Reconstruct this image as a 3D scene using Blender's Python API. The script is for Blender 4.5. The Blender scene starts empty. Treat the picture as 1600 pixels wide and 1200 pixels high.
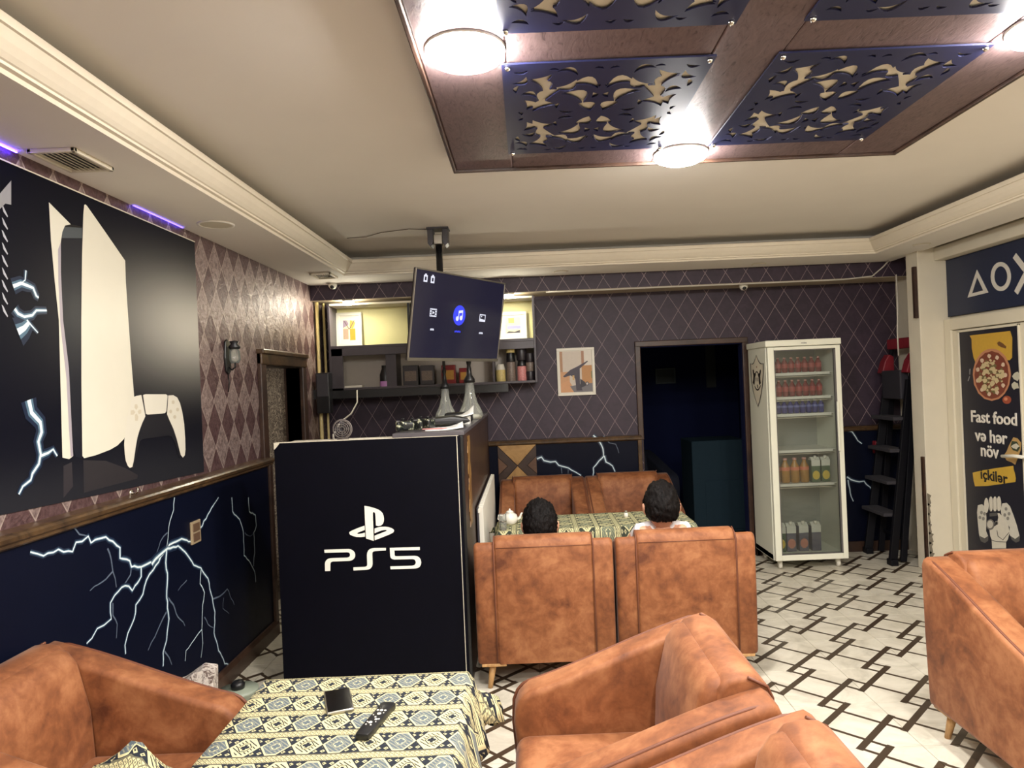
import bpy, bmesh, math, random
from mathutils import Vector, Matrix, Euler
from mathutils.geometry import tessellate_polygon

random.seed(7)
PI = math.pi
SC = bpy.context.scene
COL = SC.collection

# ------------------------------------------------------------------ camera
FPX, ROLL, VPX, EYE = 1100.0, math.radians(2.4), 22.0, 1.6
cam_data = bpy.data.cameras.new('camera')
cam_data.sensor_width = 36.0
cam_data.lens = FPX / 1600.0 * 36.0
cam_data.clip_start = 0.02
cam_data.shift_x = -VPX * math.cos(ROLL) / 1600.0
cam_data.shift_y = -VPX * math.sin(ROLL) / 1600.0
cam = bpy.data.objects.new('camera', cam_data)
COL.objects.link(cam)
_x = Vector((math.cos(ROLL), 0, -math.sin(ROLL)))
_y = Vector((math.sin(ROLL), 0, math.cos(ROLL)))
_z = Vector((0, -1, 0))
cam.matrix_world = Matrix(((_x.x, _y.x, _z.x, 0), (_x.y, _y.y, _z.y, 0), (_x.z, _y.z, _z.z, EYE), (0, 0, 0, 1)))
SC.camera = cam

# ------------------------------------------------------------------ world, exposure
w = bpy.data.worlds.new('night')
SC.world = w
w.use_nodes = True
w.node_tree.nodes['Background'].inputs[0].default_value = (0.012, 0.013, 0.02, 1)
w.node_tree.nodes['Background'].inputs[1].default_value = 1.0
SC.view_settings.view_transform = 'Standard'
SC.view_settings.look = 'None'
SC.view_settings.gamma = 1.0
SC.view_settings.use_curve_mapping = False
SC.view_settings.exposure = 0.0
LAMP_POWER = 325.0         # strength of the round ceiling lamps
LAMP_COLOR = (1.0, 0.96, 0.91)

# ------------------------------------------------------------------ measuring: a point of the photo on a known plane
_ca, _sa = math.cos(ROLL), math.sin(ROLL)
def _uv(x, y):
    dx, dy = x - 800.0, y - 600.0
    return dx * _ca - dy * _sa - VPX, dx * _sa + dy * _ca
def atY(x, y, Y):
    u, v = _uv(x, y); return Vector((u * Y / FPX, Y, EYE - v * Y / FPX))
def atX(x, y, X):
    u, v = _uv(x, y); Y = X * FPX / u; return Vector((X, Y, EYE - v * Y / FPX))
def atZ(x, y, Z):
    u, v = _uv(x, y); Y = (EYE - Z) * FPX / v; return Vector((u * Y / FPX, Y, Z))

# ------------------------------------------------------------------ materials
def lin(c):
    return tuple((v / 255.0 / 12.92 if v / 255.0 <= 0.04045 else ((v / 255.0 + 0.055) / 1.055) ** 2.4) for v in c) + (1.0,)

class Nd:
    """a socket that can be calculated with: every operator adds a math node"""
    def __init__(s, nt, k): s.nt, s.k = nt, k
    def op(s, o, *a, clamp=False):
        n = s.nt.nodes.new('ShaderNodeMath'); n.operation = o; n.use_clamp = clamp
        for i, q in enumerate((s,) + a):
            if isinstance(q, Nd): s.nt.links.new(q.k, n.inputs[i])
            else: n.inputs[i].default_value = q
        return Nd(s.nt, n.outputs[0])
    def __add__(s, o): return s.op('ADD', o)
    def __sub__(s, o): return s.op('SUBTRACT', o)
    def __mul__(s, o): return s.op('MULTIPLY', o)
    def __truediv__(s, o): return s.op('DIVIDE', o)
    __radd__ = __add__
    __rmul__ = __mul__
    def __rsub__(s, o): return (s * -1.0) + o
    def lt(s, o): return s.op('LESS_THAN', o)
    def gt(s, o): return s.op('GREATER_THAN', o)
    def mx(s, o): return s.op('MAXIMUM', o)
    def mn(s, o): return s.op('MINIMUM', o)
    def abs(s): return s.op('ABSOLUTE')
    def fract(s): return s.op('FRACT')
    def floor(s): return s.op('FLOOR')
    def round(s): return s.op('ROUND')
    def sat(s): return s.op('ADD', 0.0, clamp=True)
    def odd(s): return (s * 0.5).fract().gt(0.25)
    def exp(s): return s.op('EXPONENT')

class Mt:
    def __init__(s, name, rough=0.5, metal=0.0, spec=0.5):
        s.m = bpy.data.materials.new(name); s.m.use_nodes = True
        s.nt = s.m.node_tree; s.b = s.nt.nodes['Principled BSDF']
        s.b.inputs['Roughness'].default_value = rough
        s.b.inputs['Metallic'].default_value = metal
        s.b.inputs['Specular IOR Level'].default_value = spec
    def new(s, t): return s.nt.nodes.new(t)
    def pos(s, kind='world'):
        if kind == 'world':
            g = s.new('ShaderNodeNewGeometry'); k = g.outputs['Position']
        else:
            g = s.new('ShaderNodeTexCoord'); k = g.outputs['Object']
        x = s.new('ShaderNodeSeparateXYZ'); s.nt.links.new(k, x.inputs[0])
        s.vec = k
        return tuple(Nd(s.nt, x.outputs[i]) for i in range(3))
    def vecof(s, a, b, c):
        n = s.new('ShaderNodeCombineXYZ')
        for i, q in enumerate((a, b, c)):
            if isinstance(q, Nd): s.nt.links.new(q.k, n.inputs[i])
            else: n.inputs[i].default_value = q
        return n.outputs[0]
    def noise(s, vec, scale, detail=3, rough=0.55, dist=0.0):
        n = s.new('ShaderNodeTexNoise'); n.inputs['Scale'].default_value = scale
        n.inputs['Detail'].default_value = detail; n.inputs['Roughness'].default_value = rough
        n.inputs['Distortion'].default_value = dist
        s.nt.links.new(vec, n.inputs['Vector']); return Nd(s.nt, n.outputs[0])
    def vor(s, vec, scale, feature='F1'):
        n = s.new('ShaderNodeTexVoronoi'); n.inputs['Scale'].default_value = scale; n.feature = feature
        s.nt.links.new(vec, n.inputs['Vector']); return Nd(s.nt, n.outputs[0])
    def wave(s, vec, scale, dist=3.0, axis='X'):
        n = s.new('ShaderNodeTexWave'); n.inputs['Scale'].default_value = scale; n.inputs['Distortion'].default_value = dist
        n.bands_direction = axis; n.inputs['Detail'].default_value = 2
        s.nt.links.new(vec, n.inputs['Vector']); return Nd(s.nt, n.outputs[1])
    def mix(s, f, a, b):
        n = s.new('ShaderNodeMix'); n.data_type = 'RGBA'
        for i, q in ((0, f), (6, a), (7, b)):
            if isinstance(q, Nd): s.nt.links.new(q.k, n.inputs[i])
            elif hasattr(q, 'is_output'): s.nt.links.new(q, n.inputs[i])
            else: n.inputs[i].default_value = q
        return n.outputs[2]
    def ramp(s, f, *stops):
        n = s.new('ShaderNodeValToRGB'); e = n.color_ramp.elements
        while len(e) < len(stops): e.new(0.5)
        for i, (p, c) in enumerate(stops): e[i].position = p; e[i].color = c
        s.nt.links.new(f.k, n.inputs[0]); return n.outputs[0]
    def color(s, c):
        if hasattr(c, 'is_output'): s.nt.links.new(c, s.b.inputs['Base Color'])
        else: s.b.inputs['Base Color'].default_value = c
        return s
    def rough(s, f): s.nt.links.new(f.k, s.b.inputs['Roughness']); return s
    def bump(s, h, strength=0.2, dist=0.01):
        n = s.new('ShaderNodeBump'); n.inputs['Strength'].default_value = strength; n.inputs['Distance'].default_value = dist
        s.nt.links.new(h.k, n.inputs['Height']); s.nt.links.new(n.outputs[0], s.b.inputs['Normal']); return s

def plain(name, rgb, rough=0.5, metal=0.0, spec=0.5, grain=0.06, scale=25):
    m = Mt(name, rough, metal, spec)
    m.pos('object')
    n = m.noise(m.vec, scale, 2)
    c = lin(rgb)
    m.color(m.mix(n, tuple(v * (1 - grain) for v in c[:3]) + (1,), tuple(min(1, v * (1 + grain)) for v in c[:3]) + (1,)))
    return m.m

def glow(name, rgb, strength):
    m = Mt(name, 0.4)
    m.color((0.02, 0.02, 0.02, 1) if strength < 3 else (0.8, 0.8, 0.8, 1))
    m.b.inputs['Emission Color'].default_value = rgb if len(rgb) == 4 else tuple(rgb) + (1,)
    m.b.inputs['Emission Strength'].default_value = strength
    return m.m

def pane(name, tint=(0.9, 0.95, 0.93), refl=1.0, haze=0.0):
    """thin glass: clear with a fresnel reflection"""
    m = bpy.data.materials.new(name); m.use_nodes = True; nt = m.node_tree
    nt.nodes.clear()
    out = nt.nodes.new('ShaderNodeOutputMaterial'); mx = nt.nodes.new('ShaderNodeMixShader')
    tr = nt.nodes.new('ShaderNodeBsdfTransparent'); gl = nt.nodes.new('ShaderNodeBsdfGlossy')
    fr = nt.nodes.new('ShaderNodeFresnel'); fr.inputs[0].default_value = 1.5
    tr.inputs[0].default_value = tint + (1,); gl.inputs['Roughness'].default_value = 0.03
    nt.links.new(fr.outputs[0], mx.inputs[0]); nt.links.new(tr.outputs[0], mx.inputs[1]); nt.links.new(gl.outputs[0], mx.inputs[2])
    if haze:
        df = nt.nodes.new('ShaderNodeBsdfDiffuse'); df.inputs[0].default_value = (0.7, 0.72, 0.68, 1)
        m2 = nt.nodes.new('ShaderNodeMixShader'); m2.inputs[0].default_value = haze
        nt.links.new(mx.outputs[0], m2.inputs[1]); nt.links.new(df.outputs[0], m2.inputs[2])
        nt.links.new(m2.outputs[0], out.inputs[0])
    else:
        nt.links.new(mx.outputs[0], out.inputs[0])
    return m

def suede(name, light, mid, dark):
    m = Mt(name, 0.62, 0.0, 0.35)
    m.pos('object')
    a = m.noise(m.vec, 4.5, 5, 0.62, 0.6)
    b = m.noise(m.vec, 22.0, 4, 0.6, 0.4)
    f = (a * 0.72 + b * 0.34)
    m.color(m.ramp(f, (0.36, lin(dark)), (0.52, lin(mid)), (0.68, lin(light))))
    m.b.inputs['Sheen Weight'].default_value = 0.08
    m.b.inputs['Sheen Roughness'].default_value = 0.4
    m.bump(m.noise(m.vec, 160, 2), 0.08, 0.003)
    return m.m

def wood(name, light, dark, scale=6, axis='X', rough=0.45, stretch=(1, 1, 1)):
    m = Mt(name, rough)
    x, y, z = m.pos('object')
    v = m.vecof(x * stretch[0], y * stretch[1], z * stretch[2])
    f = m.noise(v, scale, 6, 0.65, 1.2)
    m.color(m.ramp(f, (0.33, lin(dark)), (0.68, lin(light))))
    m.bump(f, 0.15, 0.004)
    return m.m

def mt_floor():
    m = Mt('printed_floor_tile', 0.28)
    X, Y, Z = m.pos('world')
    L = 0.4 / math.sqrt(2)
    x, y = (X - 1.61), (Y - 3.575)
    p = (x + y) * (1 / math.sqrt(2) / L)
    q = (x - y) * (1 / math.sqrt(2) / L)
    h = 0.044 / L
    def family(p, q, wd):
        n = q.round(); r = q - n
        mm = p.round(); near = (p - mm).abs().lt(h + wd)
        par = (p.floor() + n).odd()                       # 0: line on the + side, 1: on the - side
        side = par * -2.0 + 1.0
        online = (r - side * h).abs().lt(wd)
        anyl = ((r.abs() - h).abs().lt(wd)) * near
        return online.mx(anyl)
    A = family(p, q, 0.0155 / L)
    # the other family keeps its own alternation
    n = p.round(); r = p - n
    near = (q - q.round()).abs().lt(h + 0.010 / L)
    par = (q.floor() + n).odd()
    side = par * -2.0 + 1.0
    B = ((r - side * h).abs().lt(0.0095 / L)).mx(((r.abs() - h).abs().lt(0.0095 / L)) * near)
    f = A.mx(B)
    v = m.vecof(X * 0.6 + Y * 1.4, Y * 0.6 - X * 1.2, 0.0)
    marble = m.noise(v, 3.2, 6, 0.62, 1.5)
    dirt = m.noise(m.vec, 1.1, 4)
    base = m.ramp(marble, (0.30, lin((182, 176, 160))), (0.55, lin((216, 210, 194))), (0.8, lin((230, 226, 212))))
    base = m.mix((dirt * 1.6 - 0.62).sat(), base, lin((196, 188, 168)))
    m.color(m.mix(f, base, lin((66, 54, 42))))
    return m.m

def mt_harlequin():
    """left wall: filled diamonds of two purple browns with thin pale lines and a silvery crinkle"""
    m = Mt('diamond_wallpaper', 0.42)
    X, Y, Z = m.pos('world')
    a = Y * (1 / 0.175) + Z * (1 / 0.262)
    b = Y * (1 / 0.175) - Z * (1 / 0.262)
    row = (a.floor() - b.floor()).odd()
    line = ((a.fract() - 0.5).abs().gt(0.482)).mx((b.fract() - 0.5).abs().gt(0.482))
    n = m.noise(m.vec, 38, 5, 0.7, 0.8)
    n2 = m.noise(m.vec, 9, 4, 0.6, 2.0)
    li = m.ramp(n, (0.34, lin((104, 84, 82))), (0.66, lin((172, 152, 146))))
    dk = m.ramp(n, (0.34, lin((74, 50, 52))), (0.66, lin((112, 86, 86))))
    c = m.mix(row, li, dk)
    c = m.mix(line * 0.75, c, lin((186, 168, 158)))
    m.color(c)
    m.b.inputs['Metallic'].default_value = 0.3
    m.rough(n2 * 0.35 + 0.24)
    m.bump(n2 * 0.7 + n * 0.3, 0.6, 0.014)
    return m.m

def mt_lattice_paper():
    """back wall: plum paper with a thin pale diamond lattice"""
    m = Mt('lattice_wallpaper', 0.55)
    X, Y, Z = m.pos('world')
    a = X * (1 / 0.172) + Z * (1 / 0.274)
    b = X * (1 / 0.172) - Z * (1 / 0.274)
    line = ((a.fract() - 0.5).abs().gt(0.487)).mx((b.fract() - 0.5).abs().gt(0.487))
    n = m.noise(m.vec, 14, 5, 0.65, 0.5)
    c = m.ramp(n, (0.3, lin((40, 29, 44))), (0.7, lin((57, 42, 58))))
    fade = m.noise(m.vec, 2.3, 2)
    m.color(m.mix(line * (fade * 0.9 + 0.15).sat(), c, lin((172, 150, 150))))
    m.bump(n, 0.1, 0.004)
    return m.m

def mt_damask():
    m = Mt('damask_wallpaper', 0.5)
    X, Y, Z = m.pos('world')
    u = (((X + Y) * (1 / 0.30)).fract() - 0.5).abs()
    v = m.vecof(u * 3.0, Z * 2.9, 0.0)
    w_ = m.noise(v, 2.4, 2, 0.5, 2.6)
    ring = ((w_ * 7.0).fract() - 0.5).abs()
    m.color(m.ramp(ring, (0.12, lin((206, 190, 164))), (0.22, lin((118, 104, 92)))))
    return m.m

def mt_kilim(name, ax=1, period=0.125, cell=0.152, cream=(204, 194, 148), navy=(34, 38, 46), grey=(88, 98, 104)):
    """woven cloth: dotted cream bands between rows of nested hexagons"""
    m = Mt(name, 0.85, 0, 0.2)
    P = m.pos('world')
    along, across = P[1 - ax], P[ax]
    r = across * (1 / period)
    t = r.fract()
    rowi = r.floor()
    narrow = t.lt(0.26)
    # narrow band: small diamonds
    g1 = ((along * (1 / 0.0125)).fract() - 0.5).abs() + ((across * (1 / 0.0125)).fract() - 0.5).abs()
    dots = (g1.lt(0.20) + (g1.gt(0.40) * g1.lt(0.62))) + ((t - 0.0).abs().lt(0.022)) + ((t - 0.24).abs().lt(0.022))
    # broad band: nested hexagonal medallions on a figured ground
    s = ((t - 0.63) * (1 / 0.37)).abs()
    a = (along * (1 / cell) + rowi * 0.5)
    kind = (a.floor() + rowi).odd()                   # alternates: dark field / pale field
    xs = (a.fract() - 0.5) * 2.0
    xx = xs.abs()
    e = (xx * 0.86 + s * 0.58).mx(s * 0.90)
    body = e.lt(0.86)
    edge = (e.gt(0.86)) * (e.lt(0.93))                # dark outline
    rim = (e.gt(0.74)) * (e.lt(0.86))                 # pale rim
    field = e.lt(0.74)
    core = e.lt(0.30)
    cross = ((xx.lt(0.10)).mx(s.lt(0.14))) * e.lt(0.26)
    tick = (((along * 1.0 + across * 1.0) * (1 / 0.013)).fract().lt(0.36)) * ((e.gt(0.44)) * (e.lt(0.70)))
    ringp = (e.gt(0.34)) * (e.lt(0.41))
    f_pale = field * kind * (1.0 - (ringp.mx(tick).mx(cross)))
    f_dark = field * (1.0 - kind) * ((core * (1.0 - cross)).mx(ringp * 0.2).mx(tick * 0.3))
    gx, gz = ((along * (1 / 0.0203)).fract() - 0.5).abs(), ((across * (1 / 0.0203)).fract() - 0.5).abs()
    ground = ((gx + gz).lt(0.36) * (1.0 - (gx + gz).lt(0.14))) * (e.gt(0.95))
    cr = rim.mx(f_pale).mx(f_dark).mx(ground * 0.85)
    f = narrow * (1.0 - dots.sat() * 0.78) + (1.0 - narrow) * cr
    n = m.noise(m.vec, 60, 3)
    wv = ((along * (1 / 0.0042)).fract() - 0.5).abs() + ((across * (1 / 0.0042)).fract() - 0.5).abs()
    greyf = (1.0 - narrow) * field * (1.0 - kind)
    base = m.mix(greyf.sat(), lin(navy), lin(grey))
    m.color(m.mix((f * (n * 0.30 + 0.82)).sat(), base, lin(cream)))
    m.bump(wv, 0.15, 0.002)
    return m.m

def mt_poster():
    """the print's own backdrop: near black with a pale studio glow at its right"""
    m = Mt('console_poster_sheet', 0.5, 0, 0.08)
    X, Y, Z = m.pos('world')
    dy = (Y - 3.86) * (1 / 0.62)
    dz = (Z - 1.98) * (1 / 0.235)
    g = ((dy * dy + dz * dz) * -1.0).exp()
    g2 = (((Y - 3.0) * (Y - 3.0) * 2.2 + (Z - 1.95) * (Z - 1.95) * 9.0) * -1.0).exp() * 0.10
    lowf = (((Z - 1.22) * (1 / 0.16)) * ((Z - 1.22) * (1 / 0.16)) * -1.0).exp() * 0.05
    c = m.mix((g * 0.85 + g2 * 0.15).sat(), lin((8, 9, 22)), lin((206, 202, 190)))
    m.color(m.mix(lowf.sat(), c, lin((150, 150, 150))))
    m.bump(m.noise(m.vec, 3, 2), 0.1, 0.01)
    return m.m
# ------------------------------------------------------------------ geometry helpers
def setp(o, label=None, cat=None, group=None, kind=None):
    if label: o['label'] = label
    if cat: o['category'] = cat
    if group: o['group'] = group
    if kind: o['kind'] = kind
    return o

def empty(name, loc=(0, 0, 0), label=None, cat=None, rotz=0.0, group=None):
    o = bpy.data.objects.new(name, None); COL.objects.link(o)
    o.empty_display_size = 0.05
    o.location = loc; o.rotation_euler = (0, 0, rotz)
    return setp(o, label, cat, group)

class MB:
    def __init__(s): s.bm = bmesh.new(); s.mi = 0
    def _tag(s, n0):
        s.bm.faces.ensure_lookup_table()
        for f in list(s.bm.faces)[n0:]: f.material_index = s.mi
    def box(s, x0, x1, y0, y1, z0, z1, bev=0.0, seg=2, M=None):
        b = bmesh.new()
        bmesh.ops.create_cube(b, size=1.0)
        for v in b.verts:
            v.co = Vector(((x0 + x1) / 2 + v.co.x * (x1 - x0), (y0 + y1) / 2 + v.co.y * (y1 - y0), (z0 + z1) / 2 + v.co.z * (z1 - z0)))
        if bev: bmesh.ops.bevel(b, geom=b.edges[:], offset=bev, segments=seg, profile=0.5, affect='EDGES')
        return s.merge(b, M)
    def merge(s, b, M=None):
        n0 = len(s.bm.faces)
        mp = {}
        for v in b.verts: mp[v] = s.bm.verts.new(M @ v.co if M else v.co)
        for f in b.faces:
            try:
                nf = s.bm.faces.new([mp[v] for v in f.verts]); nf.smooth = f.smooth; nf.material_index = s.mi
            except ValueError: pass
        b.free(); return s
    def prism(s, poly, d0, d1, axis='x', bev=0.0, seg=3, M=None, which=None):
        """poly in the plane across the axis, pushed from d0 to d1 along it"""
        def P(a, b_, d):
            return Vector((d, a, b_)) if axis == 'x' else (Vector((a, d, b_)) if axis == 'y' else Vector((a, b_, d)))
        b = bmesh.new()
        A = [b.verts.new(P(p[0], p[1], d0)) for p in poly]; B = [b.verts.new(P(p[0], p[1], d1)) for p in poly]
        n = len(poly)
        b.faces.new(A); b.faces.new(B[::-1])
        for i in range(n): b.faces.new((A[i], B[i], B[(i + 1) % n], A[(i + 1) % n]))
        bmesh.ops.recalc_face_normals(b, faces=b.faces[:])
        if bev:
            es = b.edges[:]
            if which == 'caps':
                fs = [f for f in b.faces if len(f.verts) == n]
                es = list({e for f in fs for e in f.edges})
            bmesh.ops.bevel(b, geom=es, offset=bev, segments=seg, profile=0.5, affect='EDGES', clamp_overlap=True)
        return s.merge(b, M)
    def lathe(s, prof, seg=16, M=None, cap=True):
        b = bmesh.new(); rings = []
        for r, z in prof:
            rings.append([b.verts.new((r * math.cos(2 * PI * i / seg), r * math.sin(2 * PI * i / seg), z)) for i in range(seg)])
        for a, c in zip(rings, rings[1:]):
            for i in range(seg):
                b.faces.new((a[i], a[(i + 1) % seg], c[(i + 1) % seg], c[i]))
        if cap:
            if prof[0][0] > 1e-5: b.faces.new(rings[0][::-1])
            if prof[-1][0] > 1e-5: b.faces.new(rings[-1])
        for f in b.faces: f.smooth = True
        return s.merge(b, M)
    def cyl(s, p0, p1, r0, r1=None, seg=10):
        p0, p1 = Vector(p0), Vector(p1); d = p1 - p0
        M = Matrix.Translation(p0) @ d.to_track_quat('Z', 'Y').to_matrix().to_4x4()
        return s.lathe([(r0, 0), (r0 if r1 is None else r1, d.length)], seg, M)
    def tube(s, pts, r, seg=8, cap=True):
        pts = [Vector(p) for p in pts]; b = bmesh.new(); rings = []
        up = None
        for i, p in enumerate(pts):
            t = (pts[min(i + 1, len(pts) - 1)] - pts[max(i - 1, 0)]).normalized()
            if up is None: up = t.orthogonal().normalized()
            up = (up - t * up.dot(t)); up = up.normalized() if up.length > 1e-6 else t.orthogonal().normalized()
            sd = t.cross(up)
            rr = r[i] if isinstance(r, (list, tuple)) else r
            rings.append([b.verts.new(p + (up * math.cos(2 * PI * k / seg) + sd * math.sin(2 * PI * k / seg)) * rr) for k in range(seg)])
        for a, c in zip(rings, rings[1:]):
            for i in range(seg):
                f = b.faces.new((a[i], a[(i + 1) % seg], c[(i + 1) % seg], c[i])); f.smooth = True
        if cap: b.faces.new(rings[0][::-1]); b.faces.new(rings[-1])
        return s.merge(b)
    def poly(s, pts):
        n0 = len(s.bm.faces)
        f = s.bm.faces.new([s.bm.verts.new(p) for p in pts]); f.material_index = s.mi
        return s
    def sphere(s, c, r, sx=1, sy=1, sz=1, u=14, v=8, M=None):
        b = bmesh.new(); bmesh.ops.create_uvsphere(b, u_segments=u, v_segments=v, radius=r)
        for q in b.verts: q.co = Vector((c[0] + q.co.x * sx, c[1] + q.co.y * sy, c[2] + q.co.z * sz))
        for f in b.faces: f.smooth = True
        return s.merge(b, M)
    def build(s, name, mats, parent=None, smooth=None, M=None, recalc=False):
        if recalc: bmesh.ops.recalc_face_normals(s.bm, faces=s.bm.faces[:])
        if smooth is not None:
            for f in s.bm.faces: f.smooth = True
        me = bpy.data.meshes.new(name); s.bm.to_mesh(me); s.bm.free()
        for m in (mats if isinstance(mats, (list, tuple)) else [mats]): me.materials.append(m)
        if smooth: me.set_sharp_from_angle(angle=math.radians(smooth))
        o = bpy.data.objects.new(name, me); COL.objects.link(o)
        if parent: o.parent = parent
        if M is not None: o.matrix_local = M
        return o

def base_origin(o):
    """put a lone mesh's origin at the middle of its base"""
    me = o.data; vs = [v.co for v in me.vertices]
    c = Vector(((min(v.x for v in vs) + max(v.x for v in vs)) / 2, (min(v.y for v in vs) + max(v.y for v in vs)) / 2, min(v.z for v in vs)))
    me.transform(Matrix.Translation(-c)); o.location = c
    return o

def copy_tree(o, parent=None):
    c = o.copy(); COL.objects.link(c)
    if parent: c.parent = parent
    for ch in list(o.children): copy_tree(ch, c)
    return c

def mesh_of(o):
    dg = bpy.context.evaluated_depsgraph_get()
    return bpy.data.meshes.new_from_object(o.evaluated_get(dg))

def text_mesh(txt, size, extr=0.001, align='CENTER', bold=0.0):
    cu = bpy.data.curves.new('t', 'FONT'); cu.body = txt; cu.size = size; cu.extrude = extr; cu.align_x = align
    cu.resolution_u = 3
    if bold: cu.bevel_depth = bold; cu.bevel_resolution = 0
    o = bpy.data.objects.new('t', cu); COL.objects.link(o)
    bpy.context.view_layer.update()
    me = mesh_of(o); bpy.data.objects.remove(o); bpy.data.curves.remove(cu)
    return me

def text(name, txt, size, mat, M, parent, extr=0.001, align='CENTER', bold=0.0, sx=1.0, shear=0.0):
    me = text_mesh(txt, size, extr, align, bold); me.name = name
    me.transform(Matrix(((sx, shear, 0, 0), (0, 1, 0, 0), (0, 0, 1, 0), (0, 0, 0, 1))))
    me.materials.clear(); me.materials.append(mat)
    me.transform(M)
    o = bpy.data.objects.new(name, me); COL.objects.link(o); o.parent = parent
    return o

RIGHT_WALL = lambda X, Y, Z: Matrix(((0, 0, -1, X), (-1, 0, 0, Y), (0, 1, 0, Z), (0, 0, 0, 1)))
BACK_WALL = lambda X, Y, Z: Matrix(((1, 0, 0, X), (0, 0, -1, Y), (0, 1, 0, Z), (0, 0, 0, 1)))

def strip(pts, w0, w1=None):
    """outline of a tapering band along 2-D points, as quads"""
    w1 = w0 if w1 is None else w1
    L, R = [], []
    n = len(pts)
    for i, p in enumerate(pts):
        a = Vector(pts[max(0, i - 1)]); b = Vector(pts[min(n - 1, i + 1)])
        t = (b - a); t = t.normalized() if t.length > 1e-9 else Vector((1, 0))
        nn = Vector((-t.y, t.x)); ww = (w0 + (w1 - w0) * i / max(1, n - 1)) / 2
        L.append(Vector(p) + nn * ww); R.append(Vector(p) - nn * ww)
    return [(L[i], R[i], R[i + 1], L[i + 1]) for i in range(n - 1)]

def jag(pts, rng, amp):
    """break a polyline into smaller crooked steps"""
    out = [tuple(pts[0])]
    for a, b in zip(pts, pts[1:]):
        d = math.hypot(b[0] - a[0], b[1] - a[1])
        k = max(1, int(d / (amp * 5)))
        for i in range(1, k):
            t = i / k
            out.append((a[0] + (b[0] - a[0]) * t + rng.uniform(-amp, amp), a[1] + (b[1] - a[1]) * t + rng.uniform(-amp, amp)))
        out.append(tuple(b))
    return out

def bolts(name, mats, lines, to3, parent, lift, amp=0.008):
    """printed lightning: a pale core on a soft blue edge, flat on its panel. lines: (points in plane coords, width)"""
    rng = random.Random(len(lines) * 13 + 5)
    for pts, wd in lines:
        mb = MB()
        pj = jag(pts, rng, amp)
        for mi, k, dz in ((2, 3.6, 0.0), (1, 1.9, 0.0003), (0, 0.85, 0.0006)):
            if mi == 2 and wd < 0.006: continue
            mb.mi = mi
            for q in strip(pj, wd * k, wd * k * 0.55):
                mb.poly([to3(v.x, v.y, lift + dz) for v in q])
        lift += 0.00004
        bmesh.ops.remove_doubles(mb.bm, verts=mb.bm.verts[:], dist=1e-6)
        mb.build(name, mats, parent)
# ------------------------------------------------------------------ materials in use
M_FLOOR = mt_floor(); M_HARL = mt_harlequin(); M_LATT = mt_lattice_paper(); M_DAM = mt_damask()
M_CEIL = plain('ceiling_paint', (240, 235, 226), 0.85, grain=0.03, scale=3)
M_CORN = plain('cornice_paint', (232, 222, 202), 0.7, grain=0.04, scale=30)
M_CREAM = plain('cream_plaster', (218, 210, 190), 0.7, grain=0.06, scale=6)
M_NAVY = plain('navy_print_panel', (10, 14, 31), 0.4, spec=0.12, grain=0.12, scale=4)
M_BLACKPANEL = plain('black_panel', (5, 5, 15), 0.55, spec=0.1, grain=0.25, scale=9)
M_MOULD = wood('moulding_wood', (96, 72, 46), (46, 33, 24), 9, rough=0.28)
M_DKWOOD = wood('dark_brown_wood', (74, 52, 40), (44, 29, 24), 5, rough=0.4)
M_DARKROOM = plain('unlit_room_shade', (24, 30, 64), 0.8, spec=0.1)  # unlit room's darkness is put into this colour
M_WHITE = plain('white_print', (242, 240, 228), 0.4, grain=0.02)
M_BOLT0 = plain('bolt_core_print', (226, 240, 244), 0.4, grain=0.02)
M_BOLT1 = plain('bolt_edge_print', (84, 112, 132), 0.35, grain=0.1)
M_BOLT2 = plain('bolt_haze_print', (27, 38, 60), 0.3, grain=0.1)
M_BOLTDIM = plain('faint_bolt_print', (92, 104, 122), 0.35, grain=0.1)
BOLT = [M_BOLT0, M_BOLT1, M_BOLT2]
M_STEEL = plain('brushed_metal', (176, 172, 162), 0.3, 0.9, grain=0.08)
M_BLACK = plain('black_plastic', (22, 22, 24), 0.35, grain=0.1)
M_DARKGREY = plain('dark_grey_plastic', (62, 60, 66), 0.45, grain=0.08)
M_WHITEPL = plain('white_plastic', (226, 222, 208), 0.4, grain=0.02)
M_GOLD = plain('gold_paint', (170, 128, 62), 0.35, 0.5, grain=0.2)

XW, XD, XR, YB, YR = -1.787, -1.732, 3.312, 6.25, -2.6
ZS, ZC = 2.5, 2.68

def struct(mb, name, mats, parent=None, **k):
    o = mb.build(name, mats, parent, **k)
    if parent is None: o['kind'] = 'structure'
    return o

# floor with its visible tiles
floor = struct(MB().box(-3.3, 3.5, YR - 0.1, 9.2, -0.1, -0.004), 'floor', plain('tile_grout', (112, 102, 88), 0.9))
TILE = None
for i in range(-9, 5):
    for j in range(-5, 8):
        x, y = 1.81 + 0.4 * i, 3.575 + 0.4 * j
        if TILE is None:
            o = MB().box(-0.1988, 0.1988, -0.1988, 0.1988, -0.006, 0.0, 0.0008, 1).build('tile', M_FLOOR, floor); TILE = o
        else:
            o = TILE.copy(); COL.objects.link(o); o.parent = floor
        o.location = (x, y, 0)

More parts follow.
